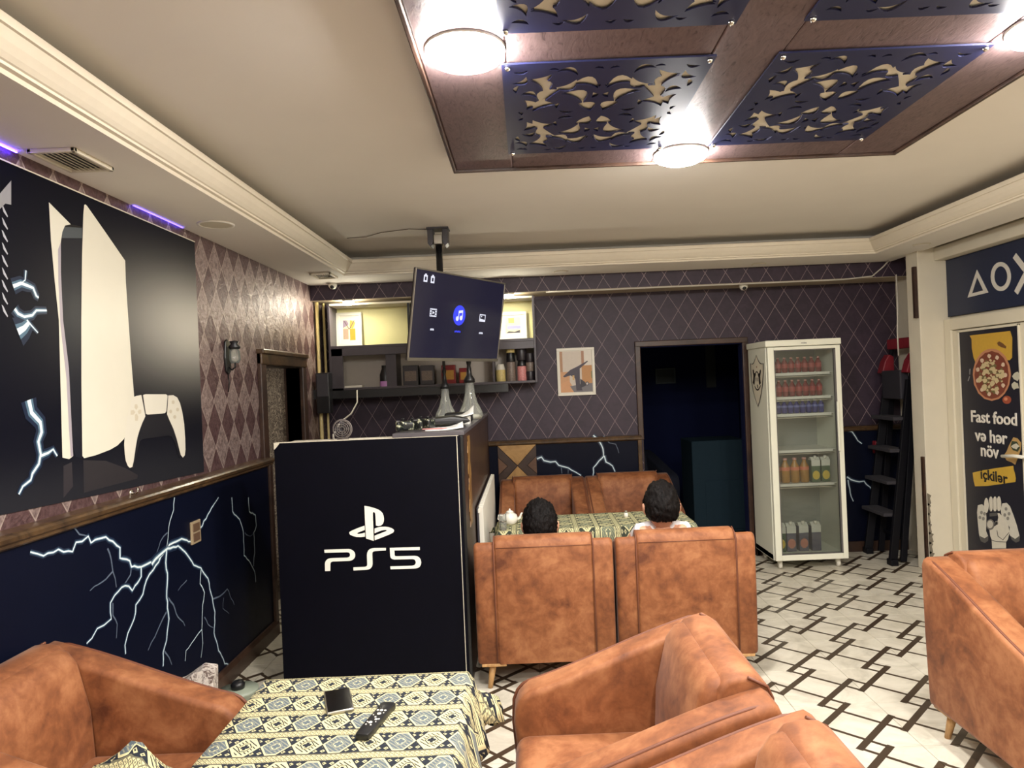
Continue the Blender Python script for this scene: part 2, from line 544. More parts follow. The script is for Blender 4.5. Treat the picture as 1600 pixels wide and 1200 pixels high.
# walls
DY0, DY1, DZ = 4.78, 5.575, 1.80          # doorway in the left wall
b = MB()
b.box(XW - 0.11, XW, YR, DY0, 0, ZC); b.box(XW - 0.11, XW, DY1, YB + 0.1, 0, ZC); b.box(XW - 0.11, XW, DY0, DY1, DZ, ZC)
struct(b, 'wall_left', M_HARL)
OX0, OX1, OZ = 1.02, 1.93, 1.88           # opening in the back wall
b = MB()
b.box(XW, OX0, YB, YB + 0.1, 0, ZC); b.box(OX1, 3.5, YB, YB + 0.1, 0, ZC); b.box(OX0, OX1, YB, YB + 0.1, OZ, ZC)
struct(b, 'wall_back', M_LATT)
struct(MB().box(XR, XR + 0.1, YR, YB, 0, ZC + 0.05), 'wall_right', M_CREAM)
struct(MB().box(XW - 0.11, XR + 0.1, YR - 0.1, YR, 0, ZC + 0.05), 'wall_rear', M_CREAM)
struct(MB().box(XW - 0.11, XR + 0.1, YR - 0.1, YB + 0.1, ZC, ZC + 0.08), 'ceiling', M_CEIL)

# dropped border of the ceiling and its cornice
CX0, CX1, CY0, CY1 = -1.386, 2.773, -1.7, 5.50
b = MB()
b.box(XW, CX0, YR, 5.94, ZS, 2.56); b.box(CX1, 3.12, YR, 5.94, ZS, 2.56)
b.box(CX0, CX1, CY1, 5.94, ZS, 2.56); b.box(CX0, CX1, YR, CY0, ZS, 2.56)
q_ = 0.22                                   # the cornice lip leaves a dark slot under the high ceiling
b.box(XW, CX0 - q_, YR, 5.94, 2.56, ZC); b.box(CX1 + q_, 3.12, YR, 5.94, 2.56, ZC)
b.box(CX0 - q_, CX1 + q_, CY1 + q_, 5.94, 2.56, ZC); b.box(CX0 - q_, CX1 + q_, YR, CY0 - q_, 2.56, ZC)
struct(b, 'trim_1', M_CEIL)
prof = [(0, 2.500), (0.006, 2.512), (0.022, 2.514), (0.024, 2.522), (0.032, 2.524), (0.046, 2.536), (0.064, 2.556), (0.076, 2.574),
        (0.080, 2.580), (0.090, 2.581), (0.092, 2.606), (0.080, 2.610), (-0.0, 2.610)]
bm = bmesh.new(); rings = []
for n, z in prof:
    rings.append([bm.verts.new((x, y, z)) for x, y in ((CX0 + n, CY0 + n), (CX1 - n, CY0 + n), (CX1 - n, CY1 - n), (CX0 + n, CY1 - n))])
for a, c in zip(rings, rings[1:]):
    for i in range(4): bm.faces.new((a[i], a[(i + 1) % 4], c[(i + 1) % 4], c[i]))
mb = MB(); mb.merge(bm); struct(mb, 'trim_2', M_CORN)
# beam across the back
b = MB(); b.box(XW, 3.45, 5.94, YB, 2.372, ZC); b.mi = 1; b.box(XW, 3.45, 5.935, YB, 2.367, 2.372)
struct(b, 'trim_3', [M_LATT, plain('beam_underside', (170, 156, 134), 0.7)])
# pale strip above the sign, pillar at the end of the right wall
struct(MB().box(3.20, XR, YR, 5.46, 2.418, 2.515, 0.006), 'trim_4', M_CREAM)
pil = struct(MB().box(3.072, XR, 5.46, 5.63, 0, ZC, 0.006), 'trim_5', M_CREAM)
rngp = random.Random(4)
for k in range(7):      # flaked plaster at the pillar's foot
    z = 0.12 + k * 0.075; wv = rngp.uniform(0.02, 0.05) * (1.3 - k * 0.12)
    pts = [(3.072, z - 0.05), (3.072 + wv, z - 0.03), (3.072 + wv * 0.7, z + 0.01), (3.072 + wv * 1.1, z + 0.03), (3.072, z + 0.05)]
    MB().prism(pts, 5.4575, 5.4605, 'y').build('plaster_flake', plain('bare_plaster', (120, 112, 98), 0.9, grain=0.4, scale=60) if k == 0 else bpy.data.materials['bare_plaster'], pil)
struct(MB().box(3.055, 3.07, 5.47, 5.50, 0, 0.90), 'trim_6', M_DKWOOD)
struct(MB().box(3.045, 3.07, 5.47, 5.50, 1.98, 2.38), 'trim_7', M_DKWOOD)

# dado of the left wall: printed navy sheet, moulding on top and at its end, baseboard
dado = struct(MB().box(XW, XD, YR, 4.69, 0.0, 1.13), 'trim_8', M_NAVY)
prof = [(XW, 1.125), (XD + 0.010, 1.125), (XD + 0.018, 1.132), (XD + 0.018, 1.142), (XD + 0.028, 1.150), (XD + 0.030, 1.164), (XD + 0.022, 1.172), (XD + 0.010, 1.176), (XW, 1.178)]
struct(MB().prism(prof, YR, 4.715, 'y'), 'trim_9', M_MOULD)
struct(MB().box(XW, XD + 0.016, 4.66, 4.715, 0.0, 1.128, 0.006), 'trim_10', M_DKWOOD)
struct(MB().prism([(XD, 0), (XD + 0.022, 0), (XD + 0.022, 0.075), (XD + 0.012, 0.10), (XD, 0.10)], YR, 4.70, 'y'), 'baseboard_left', M_DKWOOD)

# dado of the back wall, either side of the opening
for n, (x0, x1) in enumerate(((-0.351, 0.995), (1.965, 3.30))):
    d = struct(MB().box(x0, x1, 6.205, YB, 0, 1.07), 'trim_%d' % (11 + n * 4), M_NAVY)
    if n == 0: dback = d
    else: dback2 = d
    struct(MB().prism([(6.205, 1.06), (6.190, 1.06), (6.180, 1.07), (6.180, 1.085), (6.190, 1.10), (YB, 1.105), (YB, 1.06)], x0, x1, 'x'), 'trim_%d' % (12 + n * 4), M_MOULD)
    xx = (x1 - 0.035, x1) if n == 0 else (x0, x0 + 0.035)
    struct(MB().box(xx[0], xx[1], 6.185, 6.21, 0, 1.062, 0.004), 'trim_%d' % (13 + n * 4), M_MOULD)
    struct(MB().box(x0, x1, 6.185, 6.205, 0, 0.09), 'trim_%d' % (14 + n * 4), M_DKWOOD)

# doorway in the left wall (door_2) and the passage behind it
d2 = struct(MB().box(XW - 0.11, XW + 0.004, DY0 - 0.004, DY0, 0, DZ), 'door_2', M_DKWOOD)
MB().box(XW - 0.112, XW + 0.002, DY1, DY1 + 0.006, 0, DZ).build('door_lining', M_DKWOOD, d2)
MB().box(XW - 0.112, XW + 0.002, DY0, DY1, DZ - 0.006, DZ).build('door_lining', M_DKWOOD, d2)
fw = 0.085
b = MB(); b.box(XW - 0.005, XW + 0.03, DY0 - fw, DY0 + 0.004, 0, DZ + fw, 0.008); b.build('door_jamb', M_DKWOOD, d2)
b = MB(); b.box(XW - 0.005, XW + 0.03, DY1 - 0.004, DY1 + fw, 0, DZ + fw, 0.008); b.build('door_jamb', M_DKWOOD, d2)
b = MB(); b.box(XW - 0.005, XW + 0.036, DY0 - fw, DY1 + fw, DZ, DZ + fw, 0.008)
b.box(XW - 0.005, XW + 0.05, DY0 - fw - 0.01, DY1 + fw + 0.01, DZ + fw - 0.012, DZ + fw + 0.02, 0.006); b.build('door_head', M_MOULD, d2)
b = MB(); b.box(-3.2, XW - 0.11, 5.72, 5.80, 0, 2.5); struct(b, 'wall_passage', M_DAM)
b = MB(); b.box(-3.28, -3.2, 3.6, 5.8, 0, 2.5); b.box(-3.2, XW - 0.11, 3.52, 3.6, 0, 2.5); struct(b, 'wall_passage.001', M_DAM)
struct(MB().box(-3.28, XW - 0.11, 3.52, 5.8, 2.5, 2.56), 'ceiling_passage', M_CEIL)
struct(MB().box(XW - 0.13, XW - 0.105, 5.585, 5.72, 0, 1.9), 'trim_19', M_DKWOOD)
struct(MB().box(-1.925, -1.905, 5.66, 5.72, 0, 1.75), 'trim_20', M_CREAM)

# opening in the back wall (door_3) and the unlit room behind it
d3 = struct(MB().box(OX0 - 0.004, OX0, YB - 0.004, YB + 0.1, 0, OZ), 'door_3', M_DKWOOD)
MB().box(OX0 - 0.045, OX0 + 0.004, YB - 0.022, YB + 0.01, 1.06, OZ + 0.045, 0.006).build('door_jamb', M_DKWOOD, d3)
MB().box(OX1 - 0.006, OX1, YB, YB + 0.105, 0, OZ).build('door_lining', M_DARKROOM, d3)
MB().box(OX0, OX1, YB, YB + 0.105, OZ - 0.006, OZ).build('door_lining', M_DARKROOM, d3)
MB().box(OX1 - 0.004, OX1 + 0.045, YB - 0.022, YB + 0.01, 0, OZ + 0.045, 0.006).build('door_jamb', M_DKWOOD, d3)
MB().box(OX0 - 0.045, OX1 + 0.045, YB - 0.026, YB + 0.01, OZ, OZ + 0.05, 0.006).build('door_head', M_DKWOOD, d3)
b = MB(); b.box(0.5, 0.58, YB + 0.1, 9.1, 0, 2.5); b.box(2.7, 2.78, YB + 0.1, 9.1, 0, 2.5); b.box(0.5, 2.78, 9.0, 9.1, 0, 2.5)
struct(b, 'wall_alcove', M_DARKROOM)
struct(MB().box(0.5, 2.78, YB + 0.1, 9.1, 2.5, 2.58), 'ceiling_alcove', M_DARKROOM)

# right wall: door_1 with its frame, fixed pane strip, leaf; the sign above is a thing of its own
M_DOORW = plain('door_white', (222, 214, 192), 0.45, grain=0.04, scale=5)
d1 = struct(MB().box(XR - 0.045, XR, 4.50, 5.37, 0.02, 1.865, 0.004), 'door_1', M_DOORW)
MB().box(XR - 0.06, XR, 5.37, 5.455, 0, 1.955, 0.005).build('door_jamb', M_DOORW, d1)
MB().box(XR - 0.06, XR, 4.40, 4.495, 0, 1.955, 0.005).build('door_jamb', M_DOORW, d1)
MB().box(XR - 0.062, XR, 4.495, 5.37, 1.87, 1.955, 0.005).build('door_head', M_DOORW, d1)
for y0, y1, z0, z1 in ((5.285, 5.30, 0.16, 1.86), (4.635, 4.65, 0.16, 1.86), (4.635, 5.30, 1.845, 1.86), (4.635, 5.30, 0.16, 0.175)):
    MB().box(XR - 0.058, XR - 0.044, y0, y1, z0, z1, 0.003).build('door_bead', M_DOORW, d1)
hd = MB().box(XR - 0.058, XR - 0.044, 4.575, 4.615, 0.87, 1.07, 0.005).build('door_handle', M_WHITEPL, d1)
b = MB(); b.cyl((XR - 0.05, 4.595, 0.985), (XR - 0.105, 4.595, 0.985), 0.011); b.tube([(XR - 0.103, 4.59, 0.985), (XR - 0.107, 4.66, 0.985), (XR - 0.107, 4.775, 0.972)], 0.0115)
b.build('lever', M_WHITEPL, hd)

# ------------------------------------------------------------------ ceiling coffer, lattice panels, lamps
FX0, FX1, FY1, FZ = -0.28, 1.745, 3.26, 2.60
CXm, CYm = 0.7325, 2.09
FY0 = 2 * CYm - FY1
M_COFW = Mt('coffer_bark_wood', 0.42, 0, 0.4)
x, y, z = M_COFW.pos('world')
gr = M_COFW.noise(M_COFW.vecof(x * 3.2, y * 0.9, z), 13, 5, 0.6, 2.2)
M_COFW.color(M_COFW.ramp(gr, (0.28, lin((66, 50, 50))), (0.42, lin((100, 82, 82))), (0.7, lin((116, 97, 96)))))
M_COFW.bump(gr, 0.22, 0.005); M_COFW = M_COFW.m
M_LATP = plain('hazed_navy_mdf', (34, 37, 74), 0.38, grain=0.1)  # blue-black panel, a bluish glare haze mixed into its colour
M_LAMP = glow('lamp_diffuser', LAMP_COLOR, LAMP_POWER)
M_LAMPRIM = plain('lamp_rim', (246, 244, 238), 0.6)

def leaf(cx, cy, ln, wd, ang, bend):
    n = 7; up, dn = [], []
    for i in range(n + 1):
        t = i / n - 0.5; b_ = bend * (0.25 - t * t) * 2.4
        h = wd * math.cos(t * PI) ** 0.8 if abs(t) < 0.4999 else 0.0
        up.append((t * ln, b_ * ln + h * 0.62)); dn.append((t * ln, b_ * ln - h * 0.38))
    ps = up + dn[-2:0:-1]
    c, s_ = math.cos(ang), math.sin(ang)
    return [(cx + px * c - py * s_, cy + px * s_ + py * c) for px, py in ps]

def lattice_leaves():
    """one quarter of the fretwork: curled leaves and spurs that never touch"""
    seeds = [(0.15, 0.16, .30, .21, 50, .25), (0.36, 0.09, .26, .085, 8, -.4), (0.09, 0.42, .26, .15, 92, .4), (0.31, 0.36, .34, .17, 40, .5), (0.61, 0.17, .30, .16, -25, .5),
             (0.55, 0.42, .36, .17, 125, -.5), (0.20, 0.59, .32, .16, 12, .6), (0.42, 0.68, .34, .15, 150, .5), (0.71, 0.62, .32, .14, 60, .5), (0.84, 0.26, .30, .16, 80, .5),
             (0.80, 0.45, .26, .13, 20, .5), (0.14, 0.80, .30, .14, 5, -.5), (0.40, 0.87, .34, .11, 20, .5), (0.67, 0.83, .32, .12, -20, -.5), (0.90, 0.78, .28, .12, 140, .5),
             (0.90, 0.06, .16, .07, 60, .3), (0.46, 0.22, .12, .05, 100, -.3), (0.92, 0.60, .16, .06, 100, -.3), (0.08, 0.94, .14, .05, 10, .3), (0.88, 0.94, .16, .05, 170, .3),
             (0.24, 0.20, .10, .05, 10, .3), (0.70, 0.30, .10, .05, 40, .3), (0.55, 0.56, .10, .05, 10, .3), (0.05, 0.62, .11, .04, 80, .3), (0.30, 0.74, .10, .04, 60, .3), (0.54, 0.94, .12, .035, 5, .3)]
    placed = []
    for a, c, ln, wd, an, bd in seeds:
        k = 1.0
        while k > 0.3:
            ps = leaf(a, c, ln * k, wd * k, math.radians(an), bd)
            ok = all(0.02 < x_ < 0.985 and 0.02 < y_ < 0.985 for x_, y_ in ps)
            if ok:
                ok = all(min((x_ - u_) ** 2 + (y_ - v_) ** 2 for u_, v_ in q for x_, y_ in ps) > 0.019 ** 2 for q in placed)
            if ok: placed.append(ps); break
            k *= 0.93
    return placed
def lattice_mesh(wx, wy):
    """panel with its holes cut out: constrained triangulation, hole triangles dropped, then given thickness"""
    from mathutils.geometry import delaunay_2d_cdt
    mx_, my_ = wx / 2 - 0.022, wy / 2 - 0.028
    loops = [[(-wx / 2, -wy / 2), (wx / 2, -wy / 2), (wx / 2, wy / 2), (-wx / 2, wy / 2)]]
    for sx in (1, -1):
        for sy in (1, -1):
            for ps in lattice_leaves(): loops.append([(px * mx_ * sx, py * my_ * sy) for px, py in ps])
    co, ed = [], []
    for lp in loops:
        n0 = len(co); co += [Vector(p) for p in lp]; ed += [(n0 + i, n0 + (i + 1) % len(lp)) for i in range(len(lp))]
    vo, eo, fo = delaunay_2d_cdt(co, ed, [], 0, 1e-6)[:3]
    def inside(p, lp):
        r = False; j = len(lp) - 1
        for i in range(len(lp)):
            if (lp[i][1] > p.y) != (lp[j][1] > p.y) and p.x < (lp[j][0] - lp[i][0]) * (p.y - lp[i][1]) / (lp[j][1] - lp[i][1]) + lp[i][0]: r = not r
            j = i
        return r
    bxs = [(min(p[0] for p in lp), max(p[0] for p in lp), min(p[1] for p in lp), max(p[1] for p in lp), lp) for lp in loops[1:]]
    bm = bmesh.new(); vs = [bm.verts.new((v.x, v.y, -0.003)) for v in vo]
    for f in fo:
        c = sum((vo[i] for i in f), Vector((0, 0))) / len(f)
        if any(x0 < c.x < x1 and y0 < c.y < y1 and inside(c, lp) for x0, x1, y0, y1, lp in bxs): continue
        bm.faces.new([vs[i] for i in f])
    r = bmesh.ops.extrude_face_region(bm, geom=bm.faces[:])
    for v in r['geom']:
        if isinstance(v, bmesh.types.BMVert): v.co.z = 0.003
    bmesh.ops.delete(bm, geom=[v for v in bm.verts if not v.link_faces], context='VERTS')
    bmesh.ops.recalc_face_normals(bm, faces=bm.faces[:])
    me = bpy.data.meshes.new('lattice_panel'); bm.to_mesh(me); bm.free(); me.materials.append(M_LATP)
    return me

coffer = empty('ceiling_coffer', (CXm, CYm, FZ), 'bark-brown wooden frame with four cut-out navy panels fixed to the ceiling', 'ceiling frame')
def cof(name, x0, x1, y0, y1, z0=FZ, z1=ZC, bev=0.006):
    return MB().box(x0 - CXm, x1 - CXm, y0 - CYm, y1 - CYm, z0 - FZ, z1 - FZ, bev).build(name, M_COFW, coffer)
m1 = 0.26; hc = 0.112
cof('frame_board', FX0, FX0 + m1, FY0, FY1); cof('frame_board', FX1 - m1, FX1, FY0, FY1)
cof('frame_board', CXm - hc, CXm + hc, FY0, FY1, FZ + 0.001)
for y0, y1 in ((FY1 - 0.235, FY1), (CYm - hc, CYm + hc), (FY0, FY0 + 0.235)):
    for x0, x1 in ((FX0 + m1, CXm - hc), (CXm + hc, FX1 - m1)): cof('cross_board', x0, x1, y0, y1, FZ + 0.0015)
for x0, x1, y0, y1 in ((FX0 - 0.016, FX0, FY0, FY1), (FX1, FX1 + 0.016, FY0, FY1), (FX0 - 0.016, FX1 + 0.016, FY1, FY1 + 0.016), (FX0 - 0.016, FX1 + 0.016, FY0 - 0.016, FY0)):
    MB().box(x0 - CXm, x1 - CXm, y0 - CYm, y1 - CYm, -0.012, ZC - FZ, 0.004).build('edge_strip', M_DKWOOD, coffer)
px0, px1 = FX0 + m1, CXm - hc
LATT = None
M_BOLTHEAD = plain('chrome_stud', (220, 216, 206), 0.15, 1.0)
for cx in ((px0 + px1) / 2, CXm + hc + (px1 - px0) / 2):
    for cy in ((CYm + hc + FY1 - 0.235) / 2, (CYm - hc + FY0 + 0.235) / 2):
        wx, wy = px1 - px0 + 0.03, FY1 - 0.235 - CYm - hc + 0.03
        if LATT is None: LATT = lattice_mesh(wx, wy)
        MB().box(cx - CXm - wx / 2 + 0.016, cx - CXm + wx / 2 - 0.016, cy - CYm - wy / 2 + 0.016, cy - CYm + wy / 2 - 0.016, 0.001, 0.009).build('backing_sheet', M_CREAM, coffer)
        o = bpy.data.objects.new('lattice_panel', LATT); COL.objects.link(o); o.parent = coffer
        o.location = (cx - CXm, cy - CYm, -0.006)
        for sx in (-1, 1):
            for sy in (-1, 1):
                MB().lathe([(0.0, -0.014), (0.006, -0.012), (0.009, -0.006), (0.009, 0.0)], 10).build('stud', M_BOLTHEAD, o, M=Matrix.Translation((sx * (wx / 2 - 0.018), sy * (wy / 2 - 0.018), -0.002)))

def ceiling_lamp(x, y, z, r, label, mat=None, group=None):
    t = empty('ceiling_lamp', (x, y, z), label, 'lamp', group=group)
    MB().lathe([(r * 0.99, -0.009), (r, -0.006), (r, 0.0)], 32).build('rim', M_LAMPRIM, t)
    MB().lathe([(0.0, -0.046), (r * 0.35, -0.045), (r * 0.7, -0.040), (r * 0.9, -0.029), (r * 0.965, -0.018), (r * 0.985, -0.009)], 32, cap=False).build('diffuser', mat or M_LAMP, t)
    return t
ceiling_lamp(FX0 + 0.14, CYm, FZ, 0.12, 'glowing round lamp on the left edge board of the ceiling frame')
ceiling_lamp(CXm, FY1 - 0.118, FZ, 0.12, 'glowing round lamp on the far edge board of the ceiling frame')
ceiling_lamp(FX1 - 0.14, CYm, FZ, 0.12, 'glowing round lamp on the right edge board of the ceiling frame')
ceiling_lamp(CXm, FY0 + 0.118, FZ, 0.12, 'glowing round lamp on the near edge board of the ceiling frame')
# unseen lamps added over the rear half to brighten the room
for x, y, lb in ((-0.6, -0.3, 'left'), (2.1, -0.3, 'right'), (-0.6, -1.5, 'far left'), (2.1, -1.5, 'far right')):
    ceiling_lamp(x, y, ZC, 0.112, 'added round ceiling lamp brightening the room from its unseen rear, %s one' % lb)
M_LAMPS = glow('small_lamp_diffuser', LAMP_COLOR, 40.0)
ceiling_lamp(-2.5, 4.9, 2.5, 0.09, 'small round lamp added on the side passage ceiling to light it', M_LAMPS)  # unseen lamp added so the passage is lit
# ------------------------------------------------------------------ armchairs
M_SUEDE = suede('tan_suede', (158, 104, 67), (128, 76, 43), (88, 46, 24))
M_PIPE = plain('suede_piping', (102, 56, 34), 0.6, grain=0.1)
M_LEG = wood('pale_beech', (206, 166, 112), (166, 122, 74), 8, 'Z', 0.4, (4, 4, 0.6))
AW, AD = 0.73, 0.70

def arm_top(y):
    """height of the arm along its depth: high at the back, dropping gently to the front"""
    t = (y + AD / 2) / AD                      # 0 front, 1 rear
    t = max(0.0, min(1.0, (t - 0.02) / 0.93))
    s = t * t * (3 - 2 * t)
    return 0.555 + (0.775 - 0.555) * (0.72 * t + 0.28 * s)

def make_armchair(label, loc, rotz):
    t = empty('armchair', (0, 0, 0), label, 'armchair')
    yF, yB_ = -AD / 2, AD / 2
    # arms: a side profile given thickness, every edge rounded
    ys = [yF + 0.055 + (yB_ - 0.03 - yF - 0.055) * i / 12 for i in range(13)]
    top = [(y, arm_top(y)) for y in ys]
    fr = [(yF + 0.005, 0.40), (yF, 0.46), (yF + 0.004, 0.50), (yF + 0.018, 0.532), (yF + 0.036, 0.551)]
    rr = [(yB_ - 0.012, arm_top(yB_) - 0.012), (yB_, arm_top(yB_) - 0.04), (yB_ - 0.004, 0.45), (yB_ - 0.020, 0.15), (yB_ - 0.03, 0.135)]
    prof = [(yF + 0.035, 0.135), (yF + 0.020, 0.15)] + fr + top + rr
    for s in (-1, 1):
        x0, x1 = s * (AW / 2 - 0.125), s * AW / 2
        b = MB(); b.prism(prof, min(x0, x1), max(x0, x1), 'x', 0.046, 5, which='caps'); b.build('arm', M_SUEDE, t, smooth=50)
        # cord along the outer upper edge
        xe = s * (AW / 2 - 0.018)
        pth = [(xe, yF + 0.012, 0.20), (xe, yF - 0.004, 0.42), (xe, yF + 0.0, 0.50)] + [(xe, y - 0.004, z) for y, z in fr[3:]] + [(xe, y, z - 0.003) for y, z in top[:-1]] + [(xe - s * 0.004, top[-1][0], top[-1][1] - 0.008)]
        MB().tube(pth, [0.0062] * (len(pth) - 1) + [0.003], 6).build('piping', M_PIPE, t)
    # back: a rounded slab, its inner pad, rear seams
    xb = AW / 2 - 0.108
    pb = [(yB_ - 0.020, 0.135), (yB_ - 0.002, 0.42), (yB_ + 0.002, 0.745), (yB_ - 0.008, 0.777), (yB_ - 0.035, 0.797), (yB_ - 0.075, 0.80), (yB_ - 0.115, 0.792), (yB_ - 0.14, 0.765), (yB_ - 0.165, 0.60), (yB_ - 0.19, 0.30), (yB_ - 0.19, 0.135)]
    back = MB().prism(pb, -xb, xb, 'x', 0.014, 3, which='caps').build('back', M_SUEDE, t, smooth=50)
    xi = AW / 2 - 0.118
    pi_ = [(yB_ - 0.13, 0.40), (yB_ - 0.10, 0.76), (yB_ - 0.125, 0.788), (yB_ - 0.155, 0.780), (yB_ - 0.185, 0.74), (yB_ - 0.225, 0.58), (yB_ - 0.235, 0.42)]
    MB().prism(pi_, -xi, xi, 'x', 0.04, 4, which='caps').build('back_cushion', M_SUEDE, t, smooth=50)
    for s in (-1, 1):
        MB().tube([(s * (xb + 0.003), yB_ - 0.012, 0.15), (s * (xb + 0.003), yB_ + 0.001, 0.44), (s * (xb + 0.003), yB_ + 0.003, 0.745), (s * (xb + 0.001), yB_ - 0.010, 0.775), (s * xb, yB_ - 0.06, 0.80)], 0.0042, 6).build('seam_piping', M_PIPE, back)
    MB().tube([(-xb + 0.01, yB_ + 0.0022, 0.748), (xb - 0.01, yB_ + 0.0022, 0.748)], 0.0022, 5).build('seam_piping', M_PIPE, back)
    # seat and body
    MB().box(-AW / 2 + 0.12, AW / 2 - 0.12, yF + 0.004, yB_ - 0.20, 0.29, 0.435, 0.045, 4).build('seat', M_SUEDE, t, smooth=50)
    MB().box(-AW / 2 + 0.10, AW / 2 - 0.10, yF + 0.03, yB_ - 0.05, 0.135, 0.30, 0.01, 2).build('body', M_SUEDE, t, smooth=50)
    for sx in (-1, 1):
        for sy in (-1, 1):
            x, y = sx * (AW / 2 - 0.085), sy * (AD / 2 - 0.085)
            b = MB(); b.box(x - 0.065, x + 0.065, y - 0.06, y + 0.06, 0.122, 0.137, 0.003)
            b.cyl((x + sx * 0.028, y + sy * 0.028, 0.0), (x + sx * 0.008, y + sy * 0.008, 0.125), 0.0125, 0.021, 12)
            b.build('leg', M_LEG, t)
    t.location = loc; t.rotation_euler = (0, 0, rotz)
    return t

R90 = PI / 2
proto = make_armchair('tan suede armchair seen from behind, beside the black counter', (0.052, 4.015, 0), PI)
def chair(label, x, y, rz):
    c = copy_tree(proto); c['label'] = label; c.location = (x, y, 0); c.rotation_euler = (0, 0, rz); return c
chair('tan suede armchair seen from behind, in front of the boy in white', 0.795, 4.01, PI)
chair('tan suede armchair right of the near table, empty seat showing', 0.262, 2.115, -R90)
chair('nearest tan suede armchair, cut off by the bottom of the photo', 0.325, 1.375, -R90)
chair('tan suede armchair at the left wall, left of the near table', -1.355, 2.10, R90)
chair('tan suede armchair at the right, standing apart on the open floor', 2.055, 2.735, 0)
chair('dim tan armchair against the back wall, under the wooden cross panel', 0.105, 5.80, 0)
chair('dim tan armchair against the back wall, next to the dark opening', 0.835, 5.80, 0)

# ------------------------------------------------------------------ tables and cloths
M_KILIM = mt_kilim('kilim_cloth', 1, 0.125, 0.081)
M_KILIM2 = mt_kilim('green_kilim_cloth', 0, 0.13, 0.081, (204, 198, 152), (56, 62, 54), (100, 108, 92))
M_TABLEW = wood('table_wood', (92, 64, 44), (56, 36, 26), 6)

def make_table(label, x0, x1, y0, y1, z):
    t = empty('table', ((x0 + x1) / 2, (y0 + y1) / 2, 0), label, 'table')
    hx, hy = (x1 - x0) / 2, (y1 - y0) / 2
    MB().box(-hx + 0.016, hx - 0.016, -hy + 0.016, hy - 0.016, z - 0.03, z, 0.004).build('tabletop', M_TABLEW, t)
    for sx in (-1, 1):
        for sy in (-1, 1):
            x, y = sx * (hx - 0.06), sy * (hy - 0.06)
            MB().box(x - 0.025, x + 0.025, y - 0.025, y + 0.025, 0, z - 0.03, 0.004).build('leg', M_TABLEW, t)
    return t

def cloth(label, x0, x1, y0, y1, z, drop, mat, seed, flare=0.03, stepn=0.035, skew=0.0):
    """a cloth lying on the table: flat top, hanging sides with soft folds"""
    rng = random.Random(seed)
    hx, hy = (x1 - x0) / 2 + 0.006, (y1 - y0) / 2 + 0.006
    cx, cy = (x0 + x1) / 2, (y0 + y1) / 2
    nx, ny = max(4, int(2 * (hx + drop) / stepn)), max(4, int(2 * (hy + drop) / stepn))
    bm = bmesh.new(); g = []
    for i in range(nx + 1):
        row = []
        for j in range(ny + 1):
            u = -(hx + drop) + 2 * (hx + drop) * i / nx; v = -(hy + drop) + 2 * (hy + drop) * j / ny
            ox, oy = max(0, abs(u) - hx), max(0, abs(v) - hy)
            sx, sy = (1 if u > 0 else -1), (1 if v > 0 else -1)
            d = math.hypot(ox, oy)
            X = sx * min(abs(u), hx); Y = sy * min(abs(v), hy); Z = z + 0.003
            if d > 0:
                k = min(1, d / 0.05)
                fl = flare * (d / max(drop, 1e-3)) * (1 + 0.55 * math.sin((u + v * 1.3) * 23 + seed) ) + 0.006 * k
                if ox > 0 and oy > 0: fl *= 1.0 + 2.2 * min(ox, oy) / drop
                X += sx * (ox / d) * fl; Y += sy * (oy / d) * fl
                Z -= math.sqrt(ox * ox + oy * oy) if not (ox and oy) else max(ox, oy) + 0.25 * min(ox, oy)
            else:
                Z += 0.0012 * math.sin(u * 31 + v * 17) * math.sin(v * 23 + seed)
            row.append(bm.verts.new((X + skew * Y, Y, Z - 0)))
        g.append(row)
    for i in range(nx):
        for j in range(ny):
            f = bm.faces.new((g[i][j], g[i + 1][j], g[i + 1][j + 1], g[i][j + 1])); f.smooth = True
    mb = MB(); mb.merge(bm)
    o = mb.build('tablecloth', mat)
    md = o.modifiers.new('thickness', 'SOLIDIFY'); md.thickness = 0.0022; md.offset = 1
    o.location = (cx, cy, 0)
    # origin at the base of the cloth
    return setp(o, label, 'tablecloth')

TZ = 0.68
make_table('small dark table under the kilim cloth in the foreground', -0.87, -0.215, 1.12, 2.26, TZ)
cloth('cream and navy kilim tablecloth on the foreground table, phone and remote on it', -0.87, -0.215, 1.12, 2.26, TZ, 0.17, M_KILIM, 3, 0.035, skew=-0.012)
make_table('dark table under the green cloth between the facing armchairs', -0.21, 1.02, 4.39, 4.86, TZ)
cloth('greenish striped kilim tablecloth on the far table, teapot on it', -0.21, 1.02, 4.39, 4.86, TZ, 0.10, M_KILIM2, 8, 0.02)

# ------------------------------------------------------------------ bar counter
YC, CXL, CXR, CZ = 3.73, -1.349, -0.351, 1.338
counter = empty('bar_counter', ((CXL + CXR) / 2, YC, 0), 'tall black bar counter with a white console logo on its front', 'counter')
ox = (CXL + CXR) / 2
def cpart(mb, name, mat, **k): return mb.build(name, mat, counter, **k)
def cb(x0, x1, y0, y1, z0, z1, bev=0.0): return MB().box(x0 - ox, x1 - ox, y0 - YC, y1 - YC, z0, z1, bev)
front = cpart(cb(CXL, CXR - 0.012, YC, YC + 0.03, 0.012, CZ, 0.002), 'front_panel', M_BLACKPANEL)
M_CHIP = plain('chipped_edge', (214, 206, 186), 0.7, grain=0.3, scale=60)
cpart(cb(CXL, CXR - 0.02, YC - 0.0008, YC + 0.0305, CZ, CZ + 0.003), 'top_edge', M_CHIP)
cpart(cb(CXR - 0.030, CXR - 0.0265, YC - 0.0015, YC + 0.001, 0.02, CZ - 0.002), 'edge_line', M_CHIP)
